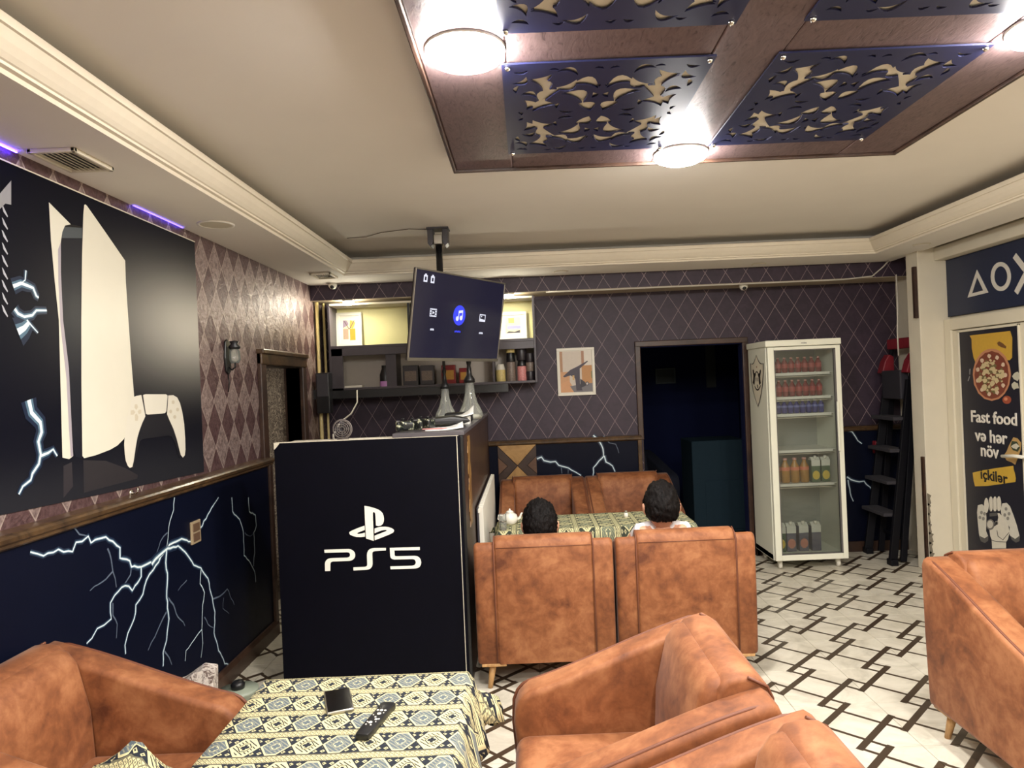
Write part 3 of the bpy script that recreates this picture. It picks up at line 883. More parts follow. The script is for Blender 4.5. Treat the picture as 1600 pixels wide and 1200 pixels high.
cpart(MB().prism([(CXL - ox, CZ + 0.001), (CXL - ox + 0.032, CZ + 0.001), (CXL - ox + 0.022, CZ - 0.012), (CXL - ox + 0.006, CZ - 0.03), (CXL - ox, CZ - 0.034)], -0.0014, 0.001, 'y'), 'chipped_corner', M_CHIP)
side = cpart(cb(CXR - 0.03, CXR, YC + 0.03, 6.19, 0.0, CZ), 'side_panel', M_DKWOOD)
cpart(cb(CXR - 0.012, CXR + 0.004, YC, YC + 0.05, 0.0, CZ, 0.003), 'corner_strip', M_BLACK)
cpart(cb(-0.72, CXR + 0.012, YC - 0.002, 6.19, CZ + 0.002, CZ + 0.024, 0.003), 'bar_top', plain('dark_grey_laminate', (84, 80, 84), 0.3, grain=0.12, scale=8))
cpart(cb(CXL, -0.72, YC + 0.03, YC + 0.34, CZ - 0.05, CZ - 0.012), 'ledge', plain('pale_ledge', (196, 188, 168), 0.5))
cpart(cb(-0.72, -0.69, YC + 0.34, 6.19, 0.0, CZ), 'inner_panel', M_DKWOOD)
# worn gilt strip on the side
rg = random.Random(2)
pts = [(4.10 - YC + 0.06 * (1 + 0.3 * math.sin(k * 1.1)), 1.31 - k * 0.03) for k in range(18)]
ptsL = [(4.02 - YC + 0.02 * math.sin(k * 1.7) - 0.03 * rg.random() * (k > 10), 1.31 - k * 0.03) for k in range(18)]
g = cpart(MB().prism(ptsL + pts[::-1], CXR - ox + 0.0005, CXR - ox + 0.004, 'x'), 'gilt_strip', wood('worn_gilt', (176, 134, 74), (92, 62, 34), 11, 'Z', 0.4, (1, 3, 0.7)))

# logo and lettering, flat and slightly proud of the front panel
def ff(pts, s=9.412, oxp=500, oyp=780): return [atY(oxp + a / s, oyp + b_ / s, YC) for a, b_ in pts]
def flat_on_front(name, polys):
    mb = MB()
    for ps in polys:
        q = ff(ps); mb.prism([(p.x - ox, p.z) for p in q], -0.004, -0.0002, 'y')
    return mb.build(name, M_WHITE, front)
flat_on_front('logo_upright', [[(655, 98), (730, 110), (800, 130), (850, 148), (890, 172), (920, 205), (936, 245), (942, 290), (938, 330), (925, 362), (900, 385), (860, 393), (825, 385), (822, 330), (818, 250), (813, 205), (803, 190), (792, 187), (782, 192), (778, 210), (780, 300), (792, 610), (735, 594), (680, 575), (668, 400)]])
flat_on_front('logo_swoosh', [[(655, 388), (660, 450), (610, 470), (560, 490), (545, 505), (570, 510), (620, 502), (662, 490), (663, 548), (600, 555), (540, 553), (490, 541), (445, 520), (432, 500), (436, 480), (470, 460), (560, 422)]])
flat_on_front('logo_swoosh', [[(805, 430), (845, 415), (890, 406), (960, 404), (1010, 411), (1050, 424), (1080, 442), (1090, 460), (1082, 485), (1040, 510), (920, 558), (808, 602), (805, 535), (890, 502), (970, 470), (987, 457), (970, 450), (940, 452), (900, 460), (805, 498)]])
flat_on_front('letter', [[(65, 743), (240, 737), (420, 732), (455, 738), (485, 754), (508, 780), (518, 810), (517, 845), (503, 872), (478, 892), (440, 904), (190, 914), (165, 924), (154, 945), (152, 1052), (78, 1055), (75, 950), (80, 920), (95, 895), (115, 878), (145, 868), (200, 864), (400, 858), (425, 851), (440, 837), (445, 815), (440, 795), (425, 783), (405, 778), (70, 787)]])
flat_on_front('letter', [[(970, 715), (970, 752), (810, 761), (785, 768), (772, 785), (770, 810), (775, 950), (768, 985), (750, 1012), (725, 1028), (690, 1036), (495, 1045), (493, 1000), (655, 995), (680, 989), (694, 974), (697, 950), (692, 820), (697, 785), (712, 752), (735, 732), (765, 721), (800, 717)]])
flat_on_front('letter', [[(1468, 703), (1468, 745), (1095, 752), (1098, 820), (1103, 834), (1118, 838), (1390, 832), (1430, 838), (1462, 858), (1482, 890), (1489, 925), (1485, 960), (1470, 988), (1445, 1007), (1410, 1016), (1040, 1028), (1035, 988), (1350, 978), (1385, 970), (1405, 950), (1411, 925), (1403, 900), (1388, 884), (1360, 878), (1095, 885), (1060, 876), (1040, 855), (1034, 830), (1028, 715)]])

# radiator by the counter's side
rad = empty('radiator', (-0.335, 5.18, 0), 'white ribbed radiator along the side of the counter', 'radiator')
b = MB().box(-0.008, 0.004, -0.78, 0.78, 0.22, 0.835, 0.003).build('panel', M_DARKGREY, rad)  # dark grey sheet stands for the shaded gaps between ribs
for zz in (0.22, 0.80): MB().box(-0.004, 0.012, -0.78, 0.78, zz, zz + 0.03, 0.004).build('header', M_WHITEPL, rad)
FIN = None
for k in range(26):
    if FIN is None: FIN = MB().box(0.004, 0.034, -0.017, 0.017, 0.23, 0.845, 0.004).build('rib', M_WHITEPL, rad); o = FIN
    else:
        o = FIN.copy(); COL.objects.link(o); o.parent = rad
    o.location = (0, -0.75 + k * 0.06, 0)
for yy in (-0.7, 0.7): MB().box(-0.01, 0.01, yy - 0.02, yy + 0.02, 0.0, 0.23).build('foot', M_WHITEPL, rad)

# ------------------------------------------------------------------ wooden cross panel on the back dado
para = empty('parquet_panel', (-0.105, 6.20, 0.70), 'square wooden panel with a cross pattern on the back wall above an armchair', 'wall panel')
M_PA = wood('pale_parquet', (186, 146, 88), (140, 104, 58), 7, 'X', 0.4)
M_PB = wood('brown_parquet', (112, 80, 58), (78, 52, 38), 7, 'X', 0.4)
hw, hh = 0.168, 0.18
c_ = (0.0, hh)
def tri(name, ps, mat, y0=-0.012): MB().prism(ps, y0, 0.004, 'y', 0.0).build(name, mat, para)
g_ = 0.05
tri('parquet_piece', [(-hw, 2 * hh), (hw, 2 * hh), (0.0, hh + 0.004)], M_PA); tri('parquet_piece', [(-hw, 0), (0, hh - 0.004), (hw, 0)], M_PA)
for s in (-1, 1):
    ps = [(s * hw, 2 * hh - 0.006), (s * 0.004, hh), (s * hw, 0.006), (s * hw, 0.10), (s * 0.082, hh), (s * hw, 2 * hh - 0.10)]
    tri('parquet_piece', ps, M_DKWOOD, -0.010)
    tri('parquet_piece', [(s * hw, 0.105), (s * hw, 2 * hh - 0.105), (s * 0.088, hh)], M_PB, -0.009)
# ------------------------------------------------------------------ television on a ceiling pole
tvR = (Matrix.Rotation(1.0219, 4, 'Z') @ Matrix.Rotation(0.1715, 4, 'X'))
tvC = Vector((-0.4166, 4.6144, 2.0424)); TW, TH = 0.97, 0.56
tv = empty('television', tvC, 'flat television hanging from a ceiling pole, tilted, dark media menu on screen', 'television')
TM = tvR
M_SCREEN = Mt('tv_screen_dark', 0.12); M_SCREEN.color((0.006, 0.006, 0.010, 1)); M_SCREEN.b.inputs['Emission Color'].default_value = (0.022, 0.020, 0.048, 1); M_SCREEN.b.inputs['Emission Strength'].default_value = 0.55; M_SCREEN = M_SCREEN.m
MB().box(-TW / 2 + 0.002, TW / 2 - 0.002, -0.002, 0.012, -TH / 2 + 0.002, TH / 2 - 0.002, 0.003).build('housing', M_BLACK, tv, M=TM)
MB().box(-TW * 0.33, TW * 0.33, 0.012, 0.045, -TH * 0.38, TH * 0.22, 0.01).build('rear_box', M_BLACK, tv, M=TM)
MB().box(-TW / 2 + 0.009, TW / 2 - 0.009, -0.006, -0.001, -TH / 2 + 0.02, TH / 2 - 0.010).build('screen', M_SCREEN, tv, M=TM)
for x0, x1, z0, z1 in ((-TW / 2, TW / 2, -TH / 2, -TH / 2 + 0.020), (-TW / 2, TW / 2, TH / 2 - 0.010, TH / 2), (-TW / 2, -TW / 2 + 0.009, -TH / 2, TH / 2), (TW / 2 - 0.009, TW / 2, -TH / 2, TH / 2)):
    MB().box(x0, x1, -0.010, 0.002, z0, z1, 0.002).build('bezel', M_STEEL, tv, M=TM)
tvI = (Matrix.Translation(tvC) @ tvR).inverted()
camP = Vector((0, 0, EYE))
def tvp(px, py):
    d = atY(px, py, 1.0) - camP
    a = tvI @ camP; d2 = tvI.to_3x3() @ d
    t = (-0.0066 - a.y) / d2.y; p = a + d2 * t
    return p.x, p.z
M_ICON = glow('screen_white', (0.85, 0.87, 1.0), 1.0); M_ICONB = glow('screen_blue', (0.03, 0.05, 0.9), 1.1)
def tvicon(name, polys, mat, lift=0.0):
    mb = MB()
    for ps in polys: mb.poly([Vector((p[0], -0.0066 - lift, p[1])) for p in ps])
    return mb.build(name, mat, tv, M=TM)
def rect(cx, cz, w_, h_): return [(cx - w_ / 2, cz - h_ / 2), (cx + w_ / 2, cz - h_ / 2), (cx + w_ / 2, cz + h_ / 2), (cx - w_ / 2, cz + h_ / 2)]
def disc(cx, cz, r, n=24, k=1.0): return [(cx + r * math.cos(2 * PI * i / n), cz + k * r * math.sin(2 * PI * i / n)) for i in range(n)]
for px, py in ((665.2, 434.0), (676.2, 436.0)):
    x, z = tvp(px, py)
    tvicon('battery_icon', [rect(x, z - 0.004, 0.036, 0.042), rect(x, z + 0.021, 0.016, 0.008)], M_ICON)
    tvicon('battery_icon', [rect(x, z - 0.004, 0.016, 0.022)], M_SCREEN, 0.0004)
x, z = tvp(677, 488.5)
tvicon('film_icon', [rect(x, z, 0.066, 0.05)], M_ICON); tvicon('film_icon', [rect(x, z, 0.034, 0.034)] + [rect(x + s * 0.025, z + q, 0.008, 0.008) for s in (-1, 1) for q in (-0.016, 0, 0.016)], M_SCREEN, 0.0004)
tvicon('film_icon', [[(x - 0.008, z + 0.011), (x - 0.008, z - 0.011), (x + 0.011, z)]], M_ICON, 0.0008)
x, z = tvp(717.8, 492.8)
tvicon('music_disc', [disc(x, z, 0.066, 32)], M_ICONB)
tvicon('music_note', [disc(x - 0.020, z - 0.022, 0.0155), disc(x + 0.020, z - 0.016, 0.0155), rect(x - 0.008, z + 0.002, 0.007, 0.05), rect(x + 0.032, z + 0.008, 0.007, 0.05), [(x - 0.0115, z + 0.014), (x + 0.0355, z + 0.020), (x + 0.0355, z + 0.036), (x - 0.0115, z + 0.030)]], M_ICON, 0.0006)
x, z = tvp(753.8, 497)
tvicon('photo_icon', [rect(x, z, 0.07, 0.05)], M_ICON); tvicon('photo_icon', [[(x - 0.028, z - 0.004), (x + 0.028, z - 0.012), (x + 0.028, z + 0.018), (x - 0.028, z + 0.018)]], M_SCREEN, 0.0004); tvicon('photo_icon', [disc(x - 0.012, z + 0.010, 0.005)], M_ICON, 0.0008)
for (px, py), wd, mt in (((675, 515), 0.036, M_ICON), ((714.8, 518.3), 0.066, M_ICONB), ((751.3, 520.7), 0.046, M_ICON)):
    x, z = tvp(px, py)
    tvicon('menu_label', [rect(x - wd / 2 + (k + 0.5) * wd / 5, z + (0.002 if k % 2 else 0), wd / 6.5, 0.012) for k in range(5)], mt)
# mount: ceiling bracket, pole, back plate
mx_, my_ = -0.555, 4.80
b = MB()
b.box(-0.145, 0.145, 0.04, 0.06, -0.12, 0.12, 0.004)
b.build('back_plate', M_BLACK, tv, M=TM)
P0 = Vector((mx_, my_, 0)) - tvC
b = MB(); b.cyl((P0.x, P0.y, ZC - 0.05 - tvC.z), (P0.x, P0.y, -0.05), 0.0225, seg=16)
b.build('pole', plain('gloss_black_tube', (20, 20, 22), 0.18), tv)
pm = tvR @ Vector((0, 0.05, 0))
MB().tube([Vector((P0.x, P0.y, -0.03)), pm], 0.022, 8).build('arm', M_BLACK, tv)
b = MB(); b.box(P0.x - 0.075, P0.x + 0.075, P0.y - 0.06, P0.y + 0.06, ZC - 0.012 - tvC.z, ZC - tvC.z, 0.003)
b.prism([(P0.x - 0.07, ZC - 0.012 - tvC.z), (P0.x - 0.068, ZC - 0.11 - tvC.z), (P0.x - 0.045, ZC - 0.13 - tvC.z), (P0.x - 0.032, ZC - 0.10 - tvC.z), (P0.x - 0.030, ZC - 0.012 - tvC.z)], P0.y - 0.055, P0.y + 0.055, 'y', 0.004)
b.prism([(P0.x + 0.07, ZC - 0.012 - tvC.z), (P0.x + 0.068, ZC - 0.11 - tvC.z), (P0.x + 0.045, ZC - 0.13 - tvC.z), (P0.x + 0.032, ZC - 0.10 - tvC.z), (P0.x + 0.030, ZC - 0.012 - tvC.z)], P0.y - 0.055, P0.y + 0.055, 'y', 0.004)
br = b.build('ceiling_bracket', M_DARKGREY, tv)
MB().box(P0.x - 0.028, P0.x + 0.028, P0.y - 0.05, P0.y + 0.03, ZC - 0.115 - tvC.z, ZC - 0.05 - tvC.z, 0.004).build('clamp', M_STEEL, br)
cab = MB().tube([(mx_ - 0.05, my_, ZC - 0.004), (-0.75, 4.76, ZC - 0.004), (-0.95, 4.83, ZC - 0.004), (-1.08, 4.95, ZC - 0.004), (-1.22, 4.97, ZC - 0.004)], 0.0022, 6).build('cable', plain('brown_cable', (96, 80, 66), 0.6))
setp(base_origin(cab), 'thin dark cable stapled across the ceiling to the television pole', 'cable')

# ------------------------------------------------------------------ drinks fridge
fx0, fx1, fy0, fy1, fz0, fz1 = 1.953, 2.548, 5.68, 6.17, 0.075, 1.862
fc = Vector(((fx0 + fx1) / 2, (fy0 + fy1) / 2, 0))
fr = empty('drinks_fridge', fc, 'tall white glass-door drinks fridge with a shield crest on its side', 'fridge')
M_FRW = plain('fridge_enamel', (234, 234, 216), 0.35, grain=0.04, scale=3)
M_FRIN = plain('fridge_liner', (138, 140, 132), 0.5)
def fb(x0, x1, y0, y1, z0, z1, bev=0.0): return MB().box(x0 - fc.x, x1 - fc.x, y0 - fc.y, y1 - fc.y, z0, z1, bev)
wl = 0.035
b = fb(fx0, fx0 + wl, fy0 + 0.045, fy1, fz0, fz1 - 0.05, 0.006)
fside = b.build('side_panel', M_FRW, fr)
fb(fx1 - wl, fx1, fy0 + 0.045, fy1, fz0, fz1 - 0.05, 0.006).build('side_panel', M_FRW, fr)
fb(fx0 + wl, fx1 - wl, fy1 - 0.04, fy1, fz0, fz1 - 0.05).build('back_panel', M_FRIN, fr)
fb(fx0, fx1, fy0 + 0.045, fy1, fz0, fz0 + 0.05, 0.004).build('bottom', M_FRW, fr)
fb(fx0 - 0.012, fx1 + 0.004, fy0 - 0.006, fy1, fz1 - 0.05, fz1, 0.006).build('top_cap', M_FRW, fr)
text('brand_mark', 'midea', 0.019, M_DARKGREY, BACK_WALL(0.0, fy0 - 0.0075 - fc.y, fz1 - 0.034), fr, 0.0004)
# door: frame and pane
gx0, gx1, gz0, gz1 = 2.008, 2.505, 0.125, 1.782
door = fb(fx0 + 0.004, gx0, fy0, fy0 + 0.04, fz0 + 0.005, fz1 - 0.055, 0.005).build('door', M_FRW, fr)
for x0, x1, z0, z1 in ((gx1, fx1 - 0.004, fz0 + 0.005, fz1 - 0.055), (gx0, gx1, fz0 + 0.005, gz0), (gx0, gx1, gz1, fz1 - 0.055)):
    fb(x0, x1, fy0, fy0 + 0.04, z0, z1, 0.004).build('door_rail', M_FRW, door)
M_GASK = plain('grey_gasket', (96, 92, 90), 0.6)
for x0, x1, z0, z1 in ((gx0, gx0 + 0.007, gz0, gz1), (gx1 - 0.012, gx1, gz0, gz1), (gx0, gx1, gz0, gz0 + 0.007), (gx0, gx1, gz1 - 0.007, gz1)):
    fb(x0, x1, fy0 + 0.004, fy0 + 0.03, z0, z1).build('gasket', M_GASK, door)
M_PANE = pane('fridge_glass', (0.88, 0.90, 0.89))
fb(gx0, gx1, fy0 + 0.014, fy0 + 0.018, gz0, gz1).build('glass', M_PANE, door)
fb(gx1 - 0.012, gx1 + 0.004, fy0 - 0.022, fy0, 0.95, 1.35, 0.006).build('handle', M_FRW, door)
M_WIRE = plain('white_wire', (220, 218, 206), 0.4)
SH = [1.598, 1.402, 1.262, 0.964, 0.688]
for zz in SH:
    b = fb(fx0 + wl, fx1 - wl - 0.02, fy0 + 0.095, fy0 + 0.103, zz - 0.024, zz - 0.002)
    b.box(fx0 + wl - fc.x, fx1 - wl - fc.x, fy0 + 0.10 - fc.y, fy1 - 0.04 - fc.y, zz - 0.008, zz - 0.002)
    b.build('shelf', M_WIRE, fr)
    rl = fb(fx0 + wl, fx1 - wl - 0.01, fy0 + 0.092, fy0 + 0.097, zz - 0.038, zz - 0.032).build('shelf_rail', M_STEEL, fr)
for sx in (fx0 + 0.06, fx1 - 0.06):
    for sy in (fy0 + 0.08, fy1 - 0.06):
        b = MB(); b.cyl((sx - fc.x - 0.012, sy - fc.y, 0.03), (sx - fc.x + 0.012, sy - fc.y, 0.03), 0.03, seg=14); b.box(sx - fc.x - 0.016, sx - fc.x + 0.016, sy - fc.y - 0.014, sy - fc.y + 0.014, 0.035, 0.078)
        b.build('caster', M_WHITEPL, fr)
# shield crest on the side
def onside(px, py, lift=0.0006): p = atX(1164 + px / 12.0, 540 + py / 12.0, fx0); return Vector((fx0 - lift - fc.x, p.y - fc.y, p.z))
M_CRB = plain('crest_black', (34, 28, 26), 0.5); M_CRC = plain('crest_cream', (226, 218, 196), 0.5)
outer = [(210, 170), (190, 245), (160, 320), (130, 345), (98, 330), (104, 480), (120, 680), (150, 850), (190, 1000), (225, 1100), (248, 1160), (280, 1060), (315, 900), (340, 720), (352, 520), (352, 330), (318, 338), (280, 318), (245, 255)]
cxo = sum(p[0] for p in outer) / len(outer); czo = 560
inner = [(cxo + (x - cxo) * 0.88, 590 + (y - 590) * 0.945) for x, y in outer]
crest = MB().poly([onside(*p) for p in outer]).build('crest', M_CRB, fside)
def cr(ps, m, l): MB().poly([onside(x, y, l) for x, y in ps]).build('crest_print', m, crest) if False else MB().poly([onside(x, y, l) for x, y in ps]).build('crest_print', m, fside)
cr(inner, M_CRC, 0.0012)
horseL = [(160, 440), (172, 470), (176, 510), (195, 520), (205, 490), (225, 475), (225, 500), (208, 515), (205, 560), (190, 600), (188, 680), (180, 740), (160, 715), (148, 700), (160, 640), (162, 560), (150, 500), (148, 460)]
cr(horseL, M_CRB, 0.0018); cr([(452 - x, y + 4) for x, y in horseL][::-1], M_CRB, 0.0018)
cr([(205, 600), (218, 600), (216, 670), (206, 670)], M_CRB, 0.0018); cr([(240, 600), (253, 600), (250, 670), (240, 670)], M_CRB, 0.0018)
cr([(180, 745), (195, 800), (215, 830), (240, 850), (265, 830), (290, 790), (306, 735), (290, 750), (262, 800), (240, 822), (218, 805), (200, 770)], M_CRB, 0.0018)
cr([(228, 730), (244, 730), (252, 790), (236, 800)], M_CRB, 0.0018); cr([(222, 380), (232, 400), (222, 425), (212, 400)], plain('crest_bronze', (150, 104, 72), 0.5), 0.0018)

# drinks inside: every bottle and carton stands alone
M_COLA = plain('red_cola', (112, 10, 16), 0.2); M_COLA2 = plain('deep_red_label', (150, 24, 26), 0.35); M_CAPR = plain('silver_red_cap', (206, 150, 140), 0.3, 0.3)
M_BLUEB = plain('blue_bottle', (28, 32, 112), 0.25); M_BLUEL = plain('pale_blue_label', (80, 92, 160), 0.4)
M_AMB = plain('amber_drink', (164, 116, 40), 0.25); M_AMBL = plain('peach_label', (212, 120, 84), 0.4)
M_CTG = plain('carton_green', (52, 84, 52), 0.45); M_CTY = plain('carton_yellow', (206, 178, 56), 0.45); M_CTW = plain('carton_white', (212, 212, 200), 0.45)
M_CTV = plain('carton_grey_violet', (92, 90, 104), 0.45); M_CTP = plain('carton_pink', (188, 124, 104), 0.45)
def bottle(name, x, y, z, r, h, body, label_m, cap_m, label, cat, group=None, lab=(0.30, 0.58)):
    t = empty(name, (x, y, z), label, cat, group=group)
    MB().lathe([(r * 0.8, 0), (r, 0.006), (r, h * 0.60), (r * 0.9, h * 0.68), (r * 0.42, h * 0.84), (r * 0.38, h * 0.93), (0, h * 0.93)], 14).build('body', body, t)
    MB().lathe([(r * 1.015, h * lab[0]), (r * 1.015, h * lab[1])], 14, cap=False).build('label', label_m, t)
    MB().lathe([(r * 0.46, h * 0.91), (r * 0.46, h), (0, h)], 12).build('cap', cap_m, t)
    return t
bp = None
for row, (zz, n, h) in enumerate(((SH[0], 7, 0.125), (SH[1], 7, 0.135))):
    for k in range(n):
        x = 2.083 + k * 0.0555; y = fy0 + 0.135
        nm = ('leftmost', 'second from left', 'third from left', 'middle', 'third from right', 'second from right', 'rightmost')[k]
        lb = '%s red soda bottle on the %s fridge shelf' % (nm, ('top', 'second')[row])
        if bp is None: bp = bottle('soda_bottle', x, y, zz, 0.0255, h, M_COLA, M_COLA2, M_CAPR, lb, 'bottle', 'red soda bottles in the fridge')
        else:
            c = copy_tree(bp); c.location = (x, y, zz); c['label'] = lb; c.scale = (1, 1, h / 0.125)
bp = None
for k in range(8):
    x = 2.072 + k * 0.0505; y = fy0 + 0.135
    lb = '%s blue bottle on the third fridge shelf' % ('leftmost', 'second from left', 'third from left', 'fourth from left', 'fourth from right', 'third from right', 'second from right', 'rightmost')[k]
    if bp is None: bp = bottle('water_bottle', x, y, SH[2], 0.0235, 0.108, M_BLUEB, M_BLUEL, M_WHITEPL, lb, 'bottle', 'blue bottles in the fridge', (0.45, 0.6))
    else: c = copy_tree(bp); c.location = (x, y, SH[2]); c['label'] = lb
bp = None
for k in range(4):
    x = 2.035 + k * 0.079; y = fy0 + 0.15
    lb = '%s amber drink bottle with a peach label in the fridge' % ('leftmost', 'second from left', 'third from left', 'rightmost')[k]
    if bp is None: bp = bottle('juice_bottle', x, y, SH[4], 0.037, 0.205, M_AMB, M_AMBL, M_CAPR, lb, 'bottle', 'amber bottles in the fridge', (0.50, 0.64))
    else: c = copy_tree(bp); c.location = (x, y, SH[4]); c['label'] = lb
def carton(x, y, z, w_, h, base, low, label):
    t = empty('juice_carton', (x, y, z), label, 'carton', group='juice cartons in the fridge')
    hw = w_ / 2
    b = MB(); b.box(-hw, hw, -hw, hw, 0, h * 0.84, 0.003); b.build('body', base, t)
    b = MB(); b.prism([(-hw, h * 0.835), (hw, h * 0.835), (0.006, h * 0.95), (-0.006, h * 0.95)], -hw, hw, 'x'); b.build('gable', M_CTW, t)
    b = MB(); b.box(-hw - 0.0008, hw + 0.0008, -hw - 0.0008, -hw + 0.001, h * 0.62, h * 0.84); b.build('top_print', M_CTW, t)
    b = MB(); b.poly([Vector((p[0], -hw - 0.001, p[1])) for p in disc(0, h * 0.27, hw * 0.85, 14, 1.25)]); b.build('fruit_print', low, t)
    b = MB(); b.cyl((0, -hw * 0.4, h * 0.88), (0, -hw * 0.7, h * 1.0), 0.013, seg=12); b.build('cap', M_WHITEPL, t)
for x, base, low, lb in ((2.355, M_CTG, M_CTY, 'green and yellow juice carton beside the amber bottles'), (2.437, M_CTG, M_CTY, 'green and yellow juice carton nearest the fridge door edge, by the amber bottles')):
    carton(x, fy0 + 0.15, SH[4], 0.070, 0.215, base, low, lb)
for x, base, low, lb in ((2.045, M_CTG, M_CTY, 'yellow-fronted juice carton at the left on the fridge floor'), (2.13, M_CTV, M_CTP, 'grey carton with pinkish fruit, second on the fridge floor'), (2.232, M_CTV, M_CTP, 'grey carton with peach fruit, third on the fridge floor'), (2.335, M_CTV, M_CTV, 'all-grey carton at the right on the fridge floor')):
    carton(x, fy0 + 0.15, fz0 + 0.05, 0.076, 0.245, base, low, lb)

# ------------------------------------------------------------------ wall cabinet over the bar
kx0, kx1, ky0, ky1, kz0, kz1, kzm = -1.665, 0.098, 5.985, 6.245, 1.605, 2.345, 1.972
kc = Vector(((kx0 + kx1) / 2, ky1, kz0))
cabn = empty('wall_cabinet', kc, 'wide open wall cabinet above the bar, lit cream upper row and grey lower row', 'cabinet')
M_KFR = plain('dark_cabinet_frame', (66, 60, 66), 0.4, grain=0.1)
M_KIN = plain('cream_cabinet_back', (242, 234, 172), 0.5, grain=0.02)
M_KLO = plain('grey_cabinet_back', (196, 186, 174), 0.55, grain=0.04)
def kb(name, x0, x1, y0, y1, z0, z1, mat, bev=0.002): return MB().box(x0 - kc.x, x1 - kc.x, y0 - kc.y, y1 - kc.y, z0 - kc.z, z1 - kc.z, bev).build(name, mat, cabn)
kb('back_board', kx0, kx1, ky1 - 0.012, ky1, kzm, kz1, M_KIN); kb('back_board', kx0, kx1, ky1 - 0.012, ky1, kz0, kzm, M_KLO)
kb('side_board', kx0, kx0 + 0.018, ky0, ky1 - 0.012, kz0, kz1, M_KFR); kb('side_board', kx1 - 0.018, kx1, ky0, ky1 - 0.012, kz0, kz1, M_KFR)
kb('top_board', kx0 + 0.018, kx1 - 0.018, ky0, ky1 - 0.012, kz1 - 0.018, kz1, M_CREAM); kb('shelf', kx0 + 0.018, kx1 - 0.018, ky0, ky1 - 0.012, kzm - 0.012, kzm + 0.012, M_KFR)
kb('bottom_board', kx0 + 0.018, kx1 - 0.018, ky0, ky1 - 0.012, kz0, kz0 + 0.02, M_KFR)
kb('divider', -0.985, -0.965, ky0, ky1 - 0.012, kzm, kz1 - 0.018, M_BLACK); kb('divider', -1.19, -1.10, ky0 + 0.02, ky1 - 0.012, kz0 + 0.02, kzm - 0.012, M_KFR)
kb('divider', -0.28, -0.262, ky0, ky1 - 0.012, kz0 + 0.02, kz1 - 0.018, M_KFR)
kb('pelmet', kx0 + 0.018, kx1 - 0.018, ky0, ky0 + 0.02, kzm - 0.075, kzm - 0.012, M_KFR); kb('stile', kx0 + 0.018, kx0 + 0.115, ky0, ky0 + 0.02, kz0, kzm - 0.012, M_KFR)
kb('skirt', kx0, kx1 - 0.25, ky0, ky0 + 0.02, kz0 - 0.07, kz0, M_BLACK)
M_SPOT = glow('spot_bulb', (1.0, 0.93, 0.74), 420.0)
for x, lb in ((-1.475, 'bright round spotlight at the left end of the lit cabinet'), (-0.12, 'bright round spotlight at the right of the lit cabinet, by the television edge')):
    t = empty('cabinet_spotlight', (x, 5.965, 2.367), lb, 'lamp')
    MB().lathe([(0.046, -0.012), (0.050, -0.006), (0.050, 0.0)], 18).build('rim', M_STEEL, t)
    MB().lathe([(0.0, -0.042), (0.026, -0.038), (0.042, -0.024), (0.045, -0.012)], 18, cap=False).build('bulb', M_SPOT, t)

def picture(name, x, y, z, w_, h, fw, art, label, cat='picture', tilt=0.0, depth=0.018):
    t = empty(name, (x, y, z), label, cat)
    for a, b_, c, d in ((-w_ / 2, w_ / 2, 0, fw), (-w_ / 2, w_ / 2, h - fw, h), (-w_ / 2, -w_ / 2 + fw, fw, h - fw), (w_ / 2 - fw, w_ / 2, fw, h - fw)):
        MB().box(a, b_, -depth, 0, c, d, 0.003).build('frame_bar', M_WHITEPL, t)
    MB().box(-w_ / 2 + fw, w_ / 2 - fw, -0.008, -0.001, fw, h - fw).build('mat_board', M_WHITEPL, t)
    for k, (ps, rgb) in enumerate(art):
        key = 'print_%d_%d_%d' % rgb
        m = bpy.data.materials.get(key) or plain(key, rgb, 0.5, grain=0.08, scale=60)
        MB().poly([Vector((p[0] * w_ / 2, -0.0086 - k * 0.0003, h / 2 + p[1] * h / 2)) for p in ps]).build('print', m, t)
    t.rotation_euler = (tilt, 0, 0)
    return t
R_ = lambda x0, x1, y0, y1: [(x0, y0), (x1, y0), (x1, y1), (x0, y1)]
picture('framed_picture', -1.535, ky1 - 0.05, kzm + 0.013, 0.225, 0.305, 0.028, [
    (R_(-.48, .48, -.55, .55), (232, 218, 168)), (R_(-.48, -.05, -.55, .05), (176, 150, 128)), (R_(0.05, .48, -.62, .05), (226, 152, 40)),
    ([(-.48, .1), (.0, .3), (-.2, .55), (-.48, .55)], (150, 130, 150)), ([(0, .1), (.3, .05), (.48, .4), (.1, .55)], (214, 168, 70)),
    ([(-.06, -.55), (.06, -.55), (.04, .55), (-.04, .55)], (236, 226, 196)), ([(-.4, .5), (-.34, .5), (.02, .05), (-.02, .0)], (110, 90, 80)), ([(.42, .5), (.36, .5), (0, .05), (.04, .0)], (110, 90, 80))],
    'white-framed orange tree picture in the left of the lit cabinet', tilt=-0.06)
picture('framed_picture', -0.095, ky1 - 0.05, kzm + 0.013, 0.245, 0.25, 0.03, [
    (R_(-.55, .55, -.5, .6), (238, 226, 170)), (R_(-.4, .55, -.22, .02), (150, 150, 196)), (R_(-.3, .1, .2, .55), (226, 196, 90)),
    ([(-.5, -.5), (.5, -.5), (.5, -.3), (.1, -.42), (-.3, -.36)], (70, 66, 74))],
    'white-framed small landscape picture in the right of the lit cabinet', tilt=-0.06)
